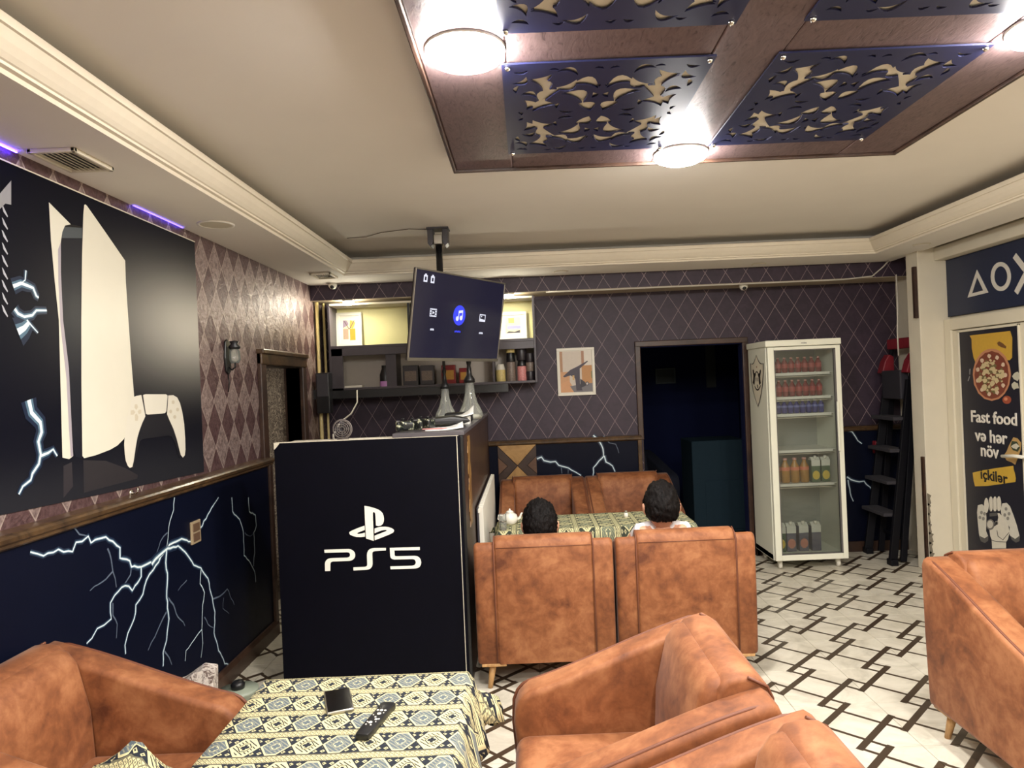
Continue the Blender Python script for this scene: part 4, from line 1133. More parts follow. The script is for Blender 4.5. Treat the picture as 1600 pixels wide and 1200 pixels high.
# lower row: packs, jars, bottles
M_DKB = plain('dark_pack', (42, 36, 40), 0.4, grain=0.3, scale=40); M_PURP = plain('lilac_lid', (186, 130, 190), 0.4); M_REDG = plain('dark_red_foil', (118, 24, 28), 0.35, 0.2)
def pack(name, x, w_, h, mat, label, cat, stripe=None, d=0.09, y=6.07, z=kz0 + 0.02, rz=0.0):
    t = empty(name, (x, y, z), label, cat, rz)
    MB().box(-w_ / 2, w_ / 2, -d / 2, d / 2, 0, h, 0.004).build('body', mat, t)
    MB().box(-w_ * 0.38, w_ * 0.38, -d / 2 - 0.0012, -d / 2 + 0.001, h * 0.22, h * 0.72).build('label', stripe or M_KLO, t)
    return t
M_LABD = plain('busy_label', (120, 106, 96), 0.45, grain=0.7, scale=90); M_LABY = plain('yellow_label', (206, 186, 120), 0.45, grain=0.4, scale=80); M_LABP = plain('pink_rose_label', (206, 134, 130), 0.45, grain=0.4, scale=90)
card = MB().box(-0.075, 0.075, -0.04, 0.04, 0, 0.018, 0.002).build('carton_lid', M_WHITEPL); card.location = (-1.475, 6.05, kz0 + 0.02); setp(card, 'small flat white box on the lower cabinet shelf, left end', 'box')
t = empty('jar', (-1.205, 6.05, kz0 + 0.02), 'dark jar with a lilac band on the lower cabinet shelf', 'jar')
MB().lathe([(0.045, 0), (0.048, 0.01), (0.048, 0.10), (0.03, 0.15), (0.03, 0.18), (0, 0.18)], 16).build('body', M_BLACK, t); MB().lathe([(0.049, 0.0), (0.0495, 0.045)], 16, cap=False).build('band', M_PURP, t)
pack('tea_box', -0.985, 0.13, 0.17, M_DKB, 'dark patterned tea box right of the cabinet divider', 'box', M_LABD)
pack('tea_box', -0.845, 0.12, 0.165, M_DKB, 'dark patterned tea box, second right of the cabinet divider', 'box', M_LABD)
pack('coffee_pack', -0.66, 0.12, 0.16, M_REDG, 'dark red foil pack under the television in the cabinet', 'pack', M_GOLD)
pack('coffee_pack', -0.52, 0.10, 0.13, M_REDG, 'smaller dark red foil pack with gold label in the cabinet', 'pack', M_GOLD)
def tin(name, x, r, segs, label, cat, y=6.08):
    t = empty(name, (x, y, kz0 + 0.02), label, cat)
    z = 0
    for k, (h, mat, taper) in enumerate(segs):
        MB().lathe([(r * 0.97, z), (r, z + 0.004), (r * taper, z + h - 0.004), (r * taper * 0.96, z + h)], 16).build(('body', 'middle', 'top')[min(k, 2)], mat, t); z += h
    return t
tin('glass_jar', -0.215, 0.042, ((0.10, M_LABY, 1.0), (0.05, M_WHITEPL, 0.7)), 'small jar with a yellow label, leftmost of the jars right of the television', 'jar')
tin('bottle', -0.125, 0.040, ((0.165, M_LABD, 1.0), (0.08, M_BLACK, 0.85), (0.06, M_LABY, 0.95)), 'tall dark bottle with a yellow top on the cabinet shelf', 'bottle')
tin('bottle', -0.030, 0.042, ((0.125, M_LABP, 1.0), (0.05, M_BLACK, 0.7), (0.12, M_DKB, 1.1)), 'black bottle with a pink rose label on the cabinet shelf', 'bottle')
tin('cup_stack', 0.040, 0.033, ((0.078, M_DKB, 1.1), (0.078, M_LABD, 1.1), (0.078, M_DKB, 1.1)), 'stack of three black patterned cups at the cabinet end', 'cups', 6.06)

# ------------------------------------------------------------------ speaker at the left corner, pipes, cables
t = empty('wall_speaker', (-1.70, 5.93, 1.42), 'slim black speaker hanging on the wall beside the cabinet', 'speaker')
MB().box(-0.055, 0.055, -0.05, 0.05, 0.0, 0.34, 0.006).build('cabinet', M_BLACK, t); MB().box(-0.048, 0.048, -0.054, -0.049, 0.14, 0.33, 0.004).build('grille', M_DARKGREY, t)
MB().box(-0.09, -0.05, -0.02, 0.02, 0.12, 0.2).build('bracket', M_BLACK, t)
pp = MB().cyl((XW + 0.025, 6.02, 0.0), (XW + 0.025, 6.02, 2.37), 0.016, seg=12); pp.cyl((XW + 0.06, 6.10, 0.0), (XW + 0.06, 6.10, 2.37), 0.011, seg=12)
o = struct(pp, 'trim_21', plain('yellowed_pipe', (216, 196, 136), 0.35))
def lonecable(name, pts, r, mat, label):
    o = MB().tube(pts, r, 6).build(name, mat); return setp(base_origin(o), label, 'cable')
M_CABW = plain('white_cable', (196, 190, 178), 0.45)
lonecable('cable', [(-1.43, 5.95, 1.60), (-1.42, 5.9, 1.50), (-1.30, 5.2, 1.43), (-1.22, 4.6, 1.40), (-1.13, 4.08, 1.345), (-1.10, 3.98, 1.332)], 0.006, M_CABW, 'white cable hanging from the cabinet down to the counter ledge')
lonecable('cable', [(3.052, 5.74, 2.36), (3.048, 5.73, 2.1), (3.040, 5.735, 1.9), (3.046, 5.745, 1.7)], 0.006, M_CABW, 'white cable running down beside the pillar above the ladder')
lonecable('cable', [(0.2, 5.93, 2.362), (0.6, 5.928, 2.360), (1.1, 5.93, 2.362), (1.9, 5.93, 2.361), (2.7, 5.93, 2.362), (2.95, 5.93, 2.38), (3.03, 5.9, 2.45), (3.07, 5.88, 2.497)], 0.006, M_CABW, 'white cable along the lower edge of the back beam')

# fan on the counter ledge
t = empty('desk_fan', (-1.035, 3.93, CZ - 0.012), 'small round grey fan standing behind the counter front', 'fan')
RX = Matrix.Translation((0, 0, 0.062)) @ Matrix.Rotation(PI / 2, 4, 'X')
M_FAN = plain('fan_grey', (104, 96, 92), 0.5)
cage = MB()
for r in (0.015, 0.026, 0.037, 0.048): cage.tube([RX @ Vector((r * math.cos(a * PI / 12), r * math.sin(a * PI / 12), 0.012)) for a in range(25)], 0.0022, 5, cap=False)
for k in range(8): cage.tube([RX @ Vector((0.01 * math.cos(k * PI / 4), 0.01 * math.sin(k * PI / 4), 0.013)), RX @ Vector((0.048 * math.cos(k * PI / 4), 0.048 * math.sin(k * PI / 4), 0.012))], 0.0016, 5)
cage.build('cage', M_FAN, t)
b = MB()
for k in range(4): b.merge_ = None; b.box(0.006, 0.044, -0.012, 0.012, -0.002, 0.002, M=RX @ Matrix.Rotation(k * PI / 2, 4, 'Z') @ Matrix.Rotation(0.5, 4, 'X'))
b.build('blades', M_DARKGREY, t)
b = MB(); b.tube([RX @ Vector((0.052 * math.cos(a * PI / 12), 0.052 * math.sin(a * PI / 12), 0.0)) for a in range(25)], 0.005, 6, cap=False); b.build('ring', M_FAN, t)
b = MB(); b.lathe([(0.035, 0), (0.033, 0.008), (0.006, 0.010), (0.006, 0.018)], 14); b.build('foot', M_FAN, t)

# things lying on the bar
ZB = CZ + 0.024
M_PAPER = plain('white_paper', (238, 238, 232), 0.6, grain=0.02); M_PINK = plain('pink_print', (222, 150, 146), 0.6)
def sheet(label, x, y, w_, d, rz, z, curl=0.02, mat=M_PAPER, name='paper_sheet'):
    bm = bmesh.new(); g = []
    for i in range(7):
        g.append([bm.verts.new((-w_ / 2 + w_ * i / 6, -d / 2 + d * j / 6, curl * max(0, (i / 6 - 0.45)) ** 2 * 3 * (0.4 + j / 6))) for j in range(7)])
    for i in range(6):
        for j in range(6): bm.faces.new((g[i][j], g[i + 1][j], g[i + 1][j + 1], g[i][j + 1])).smooth = True
    mb = MB(); mb.merge(bm); o = mb.build(name, mat); o.location = (x, y, z); o.rotation_euler = (0, 0, rz)
    sd = o.modifiers.new('t', 'SOLIDIFY'); sd.thickness = 0.004; sd.offset = 1
    return setp(o, label, 'paper')
sheet('white paper with a pink print on the bar end', -0.475, 4.02, 0.21, 0.32, 0.1, ZB, 0.03)
o = MB().prism([(-0.10, -0.06), (0.04, -0.07), (0.06, -0.02), (0.0, 0.02), (-0.08, 0.0)], 0.0, 0.0015, 'z').build('pink_leaflet', M_PINK); o.location = (-0.51, 3.96, ZB + 0.0065); setp(o, 'pink leaflet on the white papers at the bar end', 'leaflet')
t = empty('console_box', (-0.47, 4.20, ZB + 0.022), 'flat black console lying on papers on the bar', 'console')
t.rotation_euler = (0, 0, 0.12)
MB().prism([(-0.115, 0.004), (-0.10, 0.034), (0.02, 0.040), (0.11, 0.026), (0.125, 0.010), (0.09, 0.0), (-0.10, 0.0)], -0.12, 0.12, 'y', 0.004, 2).build('shell', M_BLACK, t, smooth=40)
MB().box(-0.09, 0.08, -0.1215, -0.118, 0.018, 0.022).build('slot', M_DARKGREY, t)
sheet('white paper with a lifted corner behind the black console', -0.445, 4.40, 0.22, 0.18, 0.05, ZB + 0.046, 0.05)
o = MB().box(-0.11, 0.10, -0.06, 0.06, 0, 0.045, 0.003).build('paper_stack', M_PAPER); o.location = (-0.46, 4.40, ZB); setp(o, 'stack of white papers on the bar behind the black console', 'papers')
t = empty('router', (-0.45, 4.68, ZB), 'low black box with a white stripe in front of the glass vases', 'router')
MB().box(-0.095, 0.085, -0.07, 0.07, 0, 0.065, 0.014, 3).build('shell', M_BLACK, t, smooth=40); MB().box(-0.03, 0.03, -0.0712, -0.069, 0.040, 0.047).build('stripe', M_WHITE, t)
M_CAMO = Mt('camo_shell', 0.3); M_CAMO.pos('object'); M_CAMO.color(M_CAMO.ramp(M_CAMO.noise(M_CAMO.vec, 60, 2), (0.48, lin((16, 18, 18))), (0.57, lin((40, 48, 42))), (0.64, lin((186, 186, 156))))); M_CAMO = M_CAMO.m
def gamepad(x, y, z, rz, label):
    t = empty('gamepad', (x, y, z), label, 'gamepad', rz); t.scale = (1.0, 1.0, 1.35)
    body = [(-0.075, -0.045), (-0.066, 0.02), (-0.045, 0.045), (0.045, 0.045), (0.066, 0.02), (0.075, -0.045), (0.062, -0.058), (0.048, -0.045), (0.030, -0.012), (-0.030, -0.012), (-0.048, -0.045), (-0.062, -0.058)]
    MB().prism(body, 0.004, 0.042, 'z', 0.009, 3).build('shell', M_CAMO, t, smooth=60)
    for s in (-1, 1): MB().lathe([(0.007, 0.040), (0.005, 0.048), (0.010, 0.050), (0.009, 0.054), (0, 0.053)], 12).build('stick', M_BLACK, t, M=Matrix.Translation((s * 0.025, 0.0, 0)))
    for s in (-1, 1): MB().box(s * 0.048 - 0.012, s * 0.048 + 0.012, 0.008, 0.03, 0.040, 0.045, 0.003).build('buttons', M_DARKGREY, t)
    return t
gamepad(-0.665, 3.90, ZB, 0.4, 'dark camouflage gamepad at the left end of the bar top'); gamepad(-0.60, 4.09, ZB, -0.5, 'camouflage gamepad on the bar, touching the papers')

# hookah vases of clear glass
M_GLASS = pane('vase_glass', (0.93, 0.95, 0.92), haze=0.22)
def hookah(x, y, k, label, mat_stem):
    t = empty('hookah', (x, y, ZB), label, 'hookah')
    MB().lathe([(0.062 * k, 0.0), (0.078 * k, 0.02 * k), (0.070 * k, 0.05 * k), (0.045 * k, 0.10 * k), (0.030 * k, 0.16 * k), (0.026 * k, 0.22 * k), (0.032 * k, 0.235 * k)], 20, cap=False).build('vase', M_GLASS, t)
    MB().lathe([(0.060 * k, 0.002), (0.074 * k, 0.018 * k), (0.05 * k, 0.03 * k), (0, 0.032 * k)], 20).build('base', M_WHITEPL, t)
    MB().lathe([(0.034 * k, 0.225 * k), (0.034 * k, 0.245 * k), (0.018 * k, 0.27 * k), (0.011 * k, 0.33 * k), (0.016 * k, 0.35 * k), (0.010 * k, 0.37 * k), (0.010 * k, 0.46 * k), (0.024 * k, 0.47 * k), (0.028 * k, 0.50 * k), (0, 0.50 * k)], 16).build('stem', mat_stem, t)
    MB().lathe([(0.006 * k, 0.02 * k), (0.006 * k, 0.24 * k)], 8).build('dip_tube', M_STEEL, t)
    return t
hookah(-0.40, 4.98, 1.16, 'clear glass hookah with a black stem at the bar edge', M_BLACK)
hookah(-0.585, 5.06, 1.0, 'smaller clear glass hookah with a black ball stem, left of the other', M_BLACK)
# ------------------------------------------------------------------ things on the tables
def phone():
    pts = [atZ(*p, TZ + 0.012) for p in ((508, 1083), (542, 1077), (550, 1108), (517, 1114))]
    c = sum(pts, Vector()) / 4
    t = empty('smartphone', (c.x, c.y, TZ + 0.006), 'black smartphone lying face up on the foreground tablecloth', 'phone', math.atan2((pts[1] - pts[0]).y, (pts[1] - pts[0]).x))
    MB().box(-0.038, 0.038, -0.076, 0.076, 0, 0.010, 0.004, 3).build('body', M_STEEL, t, smooth=40)
    MB().box(-0.0345, 0.0345, -0.0725, 0.0725, 0.0096, 0.0106).build('screen', plain('phone_glass', (3, 3, 6), 0.12, spec=0.08), t)
phone()
def remote():
    a, b_ = atZ(607, 1104, TZ + 0.012), atZ(566, 1153, TZ + 0.012)
    c = (a + b_) / 2; d = a - b_
    t = empty('remote_control', (c.x, c.y, TZ + 0.006), 'black remote control with pale buttons on the foreground tablecloth', 'remote', math.atan2(d.y, d.x) - PI / 2)
    MB().prism([(-0.018, -0.093), (0.018, -0.093), (0.021, -0.06), (0.020, 0.06), (0.023, 0.088), (0.016, 0.096), (-0.016, 0.096), (-0.023, 0.088), (-0.020, 0.06), (-0.021, -0.06)], 0, 0.018, 'z', 0.004, 2).build('body', M_BLACK, t, smooth=40)
    mb = None
    for x, y, r in ((-0.011, 0.040, .0036), (0.0, 0.040, .005), (0.011, 0.040, .0036), (0.001, 0.020, .006), (-0.012, 0.012, .002), (0.012, 0.026, .002), (0.006, -0.012, .0045), (0.013, -0.010, .003), (-0.003, -0.030, .006), (-0.012, -0.028, .0025), (0.011, -0.026, .002), (-0.010, -0.042, .0025), (0.004, -0.044, .0025), (-0.001, 0.0, .003)):
        MB().lathe([(r, 0.0175), (r * 0.9, 0.0195), (0, 0.0195)], 10).build('button', M_WHITEPL, t, M=Matrix.Translation((x, y, 0)))
remote()
# teapot, glass and a shaker on the far table
M_PORC = plain('white_porcelain', (232, 226, 214), 0.2)
p = atZ(797, 824, TZ)
t = empty('teapot', (p.x, 4.60, TZ + 0.005), 'small white teapot on the far green tablecloth', 'teapot')
MB().lathe([(0.03, 0), (0.042, 0.01), (0.052, 0.035), (0.045, 0.062), (0.024, 0.076), (0.026, 0.08)], 18).build('body', M_PORC, t)
MB().lathe([(0.028, 0.078), (0.018, 0.088), (0.005, 0.092), (0.007, 0.100), (0, 0.104)], 14).build('lid', M_PORC, t)
MB().tube([(0.045, 0, 0.028), (0.065, 0, 0.04), (0.074, 0, 0.066), (0.082, 0, 0.072)], [0.011, 0.009, 0.006, 0.005], 8).build('spout', M_PORC, t)
MB().tube([(-0.045, 0, 0.058), (-0.075, 0, 0.062), (-0.08, 0, 0.038), (-0.05, 0, 0.022)], 0.0045, 6).build('handle', M_PORC, t)
p = atZ(786, 832, TZ)
t = empty('tea_glass', (p.x, 4.42, TZ + 0.005), 'tall clear glass beside the teapot on the far table', 'glass')
MB().lathe([(0.02, 0.0), (0.022, 0.004), (0.024, 0.10)], 14, cap=False).build('wall', M_GLASS, t); MB().lathe([(0.021, 0.002), (0.021, 0.012), (0, 0.012)], 14).build('foot', M_STEEL, t); MB().lathe([(0.0248, 0.055), (0.0248, 0.06)], 14, cap=False).build('rim_band', M_STEEL, t)
t = empty('salt_shaker', (0.625, 4.66, TZ + 0.005), 'tiny white salt shaker on the far green tablecloth', 'shaker')
MB().lathe([(0.014, 0), (0.015, 0.02), (0.010, 0.036), (0.0, 0.04)], 12).build('body', M_PORC, t); MB().lathe([(0.011, 0.034), (0.009, 0.046), (0, 0.048)], 12).build('cap', M_STEEL, t)

# folded cloth corner bunched beside the near table (lies on the seat side of the left chair)
bm = bmesh.new(); g = []
for i in range(15):
    row = []
    for j in range(11):
        u, v = i / 14 - 0.5, j / 10 - 0.5
        h = 0.20 * math.exp(-((u * 2.6) ** 2 + (v * 2.4) ** 2)) + 0.018 * math.sin(u * 17 + v * 9) * math.exp(-(u * 2) ** 2) + 0.004
        row.append(bm.verts.new((u * 0.40, v * 0.30, max(0.003, h))))
    g.append(row)
for i in range(14):
    for j in range(10): bm.faces.new((g[i][j], g[i + 1][j], g[i + 1][j + 1], g[i][j + 1])).smooth = True
mb = MB(); mb.merge(bm); o = mb.build('folded_cloth', M_KILIM); o.location = (-1.14, 1.93, 0.442)
md = o.modifiers.new('thickness', 'SOLIDIFY'); md.thickness = 0.003; md.offset = 1
setp(o, 'bunched kilim cloth on the seat of the left wall armchair', 'cloth')

# bag and glass jar on the floor by the left wall
bagm = Mt('patterned_paper', 0.7); bagm.pos('object'); bagm.color(bagm.ramp(bagm.noise(bagm.vec, 38, 3, 0.7, 1.5), (0.42, lin((110, 92, 86))), (0.52, lin((216, 206, 196)))));
t = empty('paper_bag', (-1.575, 3.17, 0), 'white patterned paper bag standing by the left wall behind an armchair', 'bag', 0.25)
MB().prism([(-0.12, 0), (0.10, 0), (0.115, 0.36), (0.06, 0.375), (-0.02, 0.325), (-0.13, 0.30)], -0.07, 0.07, 'y', 0.004, 1).build('body', bagm.m, t)
MB().prism([(0.075, 0.30), (0.116, 0.34), (0.13, 0.39), (0.04, 0.385), (-0.01, 0.335)], -0.074, -0.071, 'y').build('folded_rim', bagm.m, t)
t = empty('bucket', (-1.46, 3.42, 0), 'pale grey-green plastic bucket with a black lid knob by the baseboard', 'bucket')
M_BUCK = plain('grey_green_plastic', (138, 146, 130), 0.4)
MB().lathe([(0.075, 0), (0.09, 0.16), (0.094, 0.165), (0.094, 0.175), (0, 0.18)], 20).build('body', M_BUCK, t); MB().lathe([(0.03, 0.176), (0.034, 0.20), (0.02, 0.215), (0, 0.215)], 14).build('knob', M_BLACK, t)

# ------------------------------------------------------------------ small fittings on the left wall
t = empty('light_switch', (XD + 0.0, 3.70, 0.86), 'double switch plate on the navy lightning dado', 'switch')
p = atX(304, 832, XD); t.location = (XD, p.y, p.z - 0.055)
M_SW = plain('switch_bronze', (178, 158, 128), 0.35, 0.3)
pl_ = MB().box(0, 0.010, -0.05, 0.05, 0, 0.115, 0.003).build('plate', M_SW, t)
for zz in (0.012, 0.062): MB().box(0.009, 0.013, -0.034, 0.034, zz, zz + 0.042, 0.002).build('rocker', plain('rocker_brown', (96, 74, 58), 0.4) if zz < 0.05 else bpy.data.materials['rocker_brown'], t)
p = atX(354, 560, XW)
t = empty('wall_sconce', (XW, p.y, p.z - 0.10), 'small dark ornate sconce on the diamond wallpaper', 'sconce')
MB().prism([(-0.03, 0.02), (0, 0.0), (0.03, 0.02), (0.045, 0.10), (0.03, 0.20), (0, 0.215), (-0.03, 0.20), (-0.045, 0.10)], 0.0, 0.012, 'x', 0.003, 1).build('backplate', M_BLACK, t)
MB().lathe([(0.022, 0), (0.032, 0.02), (0.030, 0.07), (0.020, 0.09), (0, 0.09)], 16).build('globe', pane('sconce_glass', haze=0.12), t, M=Matrix.Translation((0.05, 0, 0.07)))
MB().lathe([(0.030, 0), (0.036, 0.012), (0.02, 0.03), (0.028, 0.045), (0, 0.05)], 14).build('crown', M_BLACK, t, M=Matrix.Translation((0.05, 0, 0.155)))
MB().tube([(0.006, 0, 0.05), (0.03, 0, 0.03), (0.05, 0, 0.045), (0.05, 0, 0.07)], 0.006, 6).build('arm', M_BLACK, t)
MB().tube([(0.004, 0.005, 0.0), (0.006, 0.01, -0.05), (0.004, 0.0, -0.10)], 0.003, 5).build('cord', M_BLACK, t)
p = atX(204, 770, XW)
t = empty('wall_hook', (XW, p.y, p.z), 'small chrome hook on the wallpaper strip above the left rail', 'hook')
MB().lathe([(0.016, 0), (0.014, 0.006), (0, 0.008)], 14).build('rosette', M_BOLTHEAD, t, M=Matrix.Rotation(PI / 2, 4, 'Y'))
MB().tube([(0.006, 0, 0.0), (0.026, 0, -0.002), (0.034, 0, 0.010), (0.030, 0, 0.022)], 0.005, 8).build('prong', M_BOLTHEAD, t)

# ------------------------------------------------------------------ ceiling fittings of the dropped border
def vent(x, y, lx, ly, label):
    t = empty('ceiling_vent', (x, y, ZS), label, 'vent')
    for a, b_, c, d in ((-lx / 2, lx / 2, -ly / 2, -ly / 2 + 0.016), (-lx / 2, lx / 2, ly / 2 - 0.016, ly / 2), (-lx / 2, -lx / 2 + 0.016, -ly / 2, ly / 2), (lx / 2 - 0.016, lx / 2, -ly / 2, ly / 2)):
        MB().box(a, b_, c, d, -0.016, 0, 0.003).build('frame_bar', M_CREAM, t)
    MB().box(-lx / 2 + 0.016, lx / 2 - 0.016, -ly / 2 + 0.016, ly / 2 - 0.016, -0.003, 0).build('backing', M_DARKGREY, t)
    n = max(3, int(lx / 0.022))
    for k in range(n):
        x_ = -lx / 2 + 0.02 + (lx - 0.04) * (k + 0.5) / n
        MB().box(-0.006, 0.006, -ly / 2 + 0.016, ly / 2 - 0.016, -0.001, 0.001, M=Matrix.Translation((x_, 0, -0.009)) @ Matrix.Rotation(0.7, 4, 'Y')).build('louvre', M_CREAM, t)
vent(-1.64, 2.60, 0.17, 0.24, 'square slatted vent in the ceiling border above the console poster')
vent(-1.52, 5.42, 0.16, 0.22, 'smaller slatted vent in the ceiling border near the back corner')
t = empty('ceiling_speaker', (-1.585, 3.68, ZS), 'round flush ceiling speaker in the left ceiling border', 'speaker')
MB().lathe([(0.092, 0), (0.092, -0.006), (0.080, -0.008), (0.078, -0.004), (0, -0.004)], 30).build('ring', M_CEIL, t); MB().lathe([(0.077, -0.0045), (0, -0.006)], 30, cap=False).build('grille', M_CREAM, t)
for (px, py, z, Y), lb in (((1162, 455, 2.367, 6.02), 'small white dome camera under the back beam above the dark opening'), ((520, 450, 2.5, 5.86), 'small white dome camera on the ceiling border by the back left corner')):
    p = atY(px, py, Y)
    t = empty('dome_camera', (p.x, Y, z), lb, 'camera')
    MB().lathe([(0.036, 0), (0.036, -0.014), (0.032, -0.030), (0.020, -0.046), (0.0, -0.050)], 18).build('housing', M_WHITEPL, t)
    MB().sphere((0.0, -0.020, -0.032), 0.018).build('lens', M_BLACK, t)
for x, y, lb in ((2.95, 5.18, 'right ceiling border above the pillar'), (1.95, 5.78, 'back ceiling border above the fridge'), (0.32, 5.74, 'back ceiling border right of the cabinet')):
    t = empty('recessed_speaker', (x, y, ZS), 'flat round unlit fitting in the ' + lb, 'fitting')
    MB().lathe([(0.06, 0), (0.06, -0.004), (0.05, -0.006), (0, -0.006)], 24).build('ring', M_CREAM, t); MB().lathe([(0.048, -0.0065), (0, -0.007)], 24, cap=False).build('face', M_CEIL, t)

# blue light strips tucked behind the wallpaper edge
M_LED = glow('blue_led', (0.10, 0.06, 1.0), 7.0); M_LED2 = glow('strong_blue_led', (0.08, 0.03, 1.0), 40.0)
for k, (y0, y1, z, x, lb) in enumerate(((1.9, 2.50, ZS - 0.006, XW + 0.014, 'blue light strip along the top of the left wall, near end'), (3.25, 3.72, ZS - 0.005, XW + 0.010, 'blue light strip along the top of the left wall above the poster edge'), (1.75, 2.26, 1.186, XW + 0.012, 'violet light strip added for its glow on the left wall rail at the photo edge'))):  # rail strip is added out of view for its violet glow
    o = MB().box(-0.003, 0.003, -(y1 - y0) / 2, (y1 - y0) / 2, 0, 0.002).build('light_strip', M_LED if k == 1 else M_LED2); o.location = (x, (y0 + y1) / 2, z); setp(o, lb, 'light strip')

# ------------------------------------------------------------------ step ladder
M_LADR = plain('black_ladder', (12, 12, 18), 0.55, spec=0.2); M_TREAD = plain('grey_tread', (46, 44, 50), 0.85, grain=0.2, scale=60); M_TRAY = plain('dark_tray', (40, 38, 46), 0.7)
M_RED = plain('red_plastic', (122, 22, 36), 0.5)
lad = empty('step_ladder', (3.0, 5.90, 0), 'black folded step ladder with red corner pieces leaning beside the pillar', 'ladder')
def lp(x, y, z): return Vector((x - 3.0, y - 5.90, z))
def bar(a, b_, w_, d): 
    a, b_ = lp(*a), lp(*b_); dd = (b_ - a)
    Mx = Matrix.Translation(a) @ dd.to_track_quat('Z', 'Y').to_matrix().to_4x4()
    return MB().box(-w_ / 2, w_ / 2, -d / 2, d / 2, 0, dd.length, 0.004, M=Mx)
def lx(z): return 2.915 + 0.145 * z
for y in (5.72, 6.13): bar((lx(0), y, 0.02), (lx(1.5), y + (0.03 if y < 6 else -0.03), 1.5), 0.030, 0.065).build('rail', M_LADR, lad)
for y in (5.745, 6.105): bar((lx(0) + 0.10, y, 0.02), (lx(1.45) + 0.045, y, 1.45), 0.026, 0.05).build('rear_rail', M_LADR, lad)
for y in (5.72, 6.13): MB().box(-0.03, 0.03, -0.04, 0.04, 0, 0.05, 0.006).build('foot', M_LADR, lad, M=Matrix.Translation(lp(lx(0), y, 0)))
for z in (0.42, 0.68, 0.94, 1.20): MB().box(-0.11, 0.03, -0.19, 0.19, -0.03, 0.0, 0.006).build('tread', M_TREAD, lad, M=Matrix.Translation(lp(lx(z), 5.925, z)))
bar((lx(0.2) + 0.1, 5.74, 0.2), (lx(0.2) + 0.1, 6.11, 0.2), 0.02, 0.02).build('brace', M_LADR, lad)
MB().box(-0.05, 0.025, -0.15, 0.15, 1.34, 1.58, 0.01).build('tray', M_TRAY, lad, M=Matrix.Translation(lp(lx(1.4), 5.93, 0)))
for y in (5.73, 6.12): MB().prism([(-0.06, 1.56), (0.05, 1.55), (0.05, 1.70), (0.01, 1.72), (-0.03, 1.66)], -0.045, 0.045, 'y', 0.008, 2).build('corner_piece', M_RED, lad, M=Matrix.Translation(lp(lx(1.5), y, 0)))
for y in (5.75, 6.10): bar((lx(1.55), y, 1.5), (lx(1.85), y, 1.80), 0.03, 0.03).build('handle_post', M_LADR, lad)
MB().box(-0.025, 0.025, -0.21, 0.21, 1.76, 1.85, 0.012).build('handle', M_RED, lad, M=Matrix.Translation(lp(lx(1.8), 5.925, 0)))
MB().box(-0.02, 0.02, -0.03, 0.03, 0.86, 0.97, 0.006).build('latch', M_RED, lad, M=Matrix.Translation(lp(lx(0.9) - 0.01, 6.155, 0)))

# ------------------------------------------------------------------ picture on the back wall
picture('framed_picture', 0.447, YB - 0.002, 1.475, 0.335, 0.422, 0.024, [
    (R_(-.84, .84, -.86, .86), (206, 194, 180)), (R_(-.84, -.70, -.1, .86), (170, 128, 92)), (R_(.30, .44, -.1, .86), (164, 120, 92)), (R_(.44, .84, .25, .86), (216, 208, 196)),
    (R_(.30, .84, -.55, .25), (184, 132, 78)), (R_(-.84, -.35, -.86, -.0), (200, 150, 106)), ([(-.84, -.5), (-.4, -.35), (-.05, -.86), (-.84, -.86)], (206, 152, 108)),
    ([(-.35, -.6), (.84, -.5), (.84, -.86), (-.15, -.86)], (112, 108, 112)), ([(-.7, -.18), (-.3, .08), (.1, .22), (.62, .44), (.64, .40), (.2, .12), (.18, -.5), (.3, -.8), (-.02, -.8), (-.06, -.3), (-.3, -.15), (-.62, -.22)], (60, 52, 66)),
    ([(.2, -.3), (.45, -.45), (.5, -.6), (.2, -.7)], (44, 40, 50)), (disc(.56, -.52, .09, 16, .9), (52, 46, 54)), (disc(.56, -.52, .055, 14, .9), (196, 186, 178)), (R_(-.2, -.1, -.35, -.15), (206, 170, 110)), (R_(.8, .84, -.3, .0), (84, 104, 60))],
    'white-framed grey and tan street picture on the plum back wall')

# ------------------------------------------------------------------ contents of the unlit room, dimness put into their colours
M_DIMCAB = plain('dimmed_blue_cabinet', (34, 50, 60), 0.8, spec=0.1)  # pale cabinet, its colour darkened to look unlit
t = empty('dim_cabinet', (1.90, 7.3, 0), 'pale blue cabinet coloured dim inside the dark room', 'cabinet')
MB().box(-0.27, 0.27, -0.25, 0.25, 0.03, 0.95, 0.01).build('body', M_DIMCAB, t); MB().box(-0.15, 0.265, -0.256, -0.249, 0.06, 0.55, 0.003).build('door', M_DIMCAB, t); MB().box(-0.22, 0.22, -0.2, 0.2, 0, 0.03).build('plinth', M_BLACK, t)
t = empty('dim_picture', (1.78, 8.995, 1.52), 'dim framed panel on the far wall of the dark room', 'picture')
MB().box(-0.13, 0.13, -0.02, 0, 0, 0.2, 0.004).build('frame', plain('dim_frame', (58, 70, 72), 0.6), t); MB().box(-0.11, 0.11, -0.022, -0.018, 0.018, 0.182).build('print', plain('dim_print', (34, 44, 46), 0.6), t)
struct(MB().box(2.3, 2.42, 8.97, 9.0, 1.45, 2.0), 'trim_22', plain('dimmed_pale_jamb', (60, 64, 62), 0.7))  # pale strip, gloom of the room put into its colour
c = copy_tree(proto); c['label'] = 'armchair darkened to a silhouette inside the dark room'; c.location = (1.15, 7.75, 0); c.rotation_euler = (0, 0, 0.3)
M_DKS = plain('shade_tinted_suede', (22, 26, 42), 0.8)  # shaded copy of the chair colour, standing for missing light
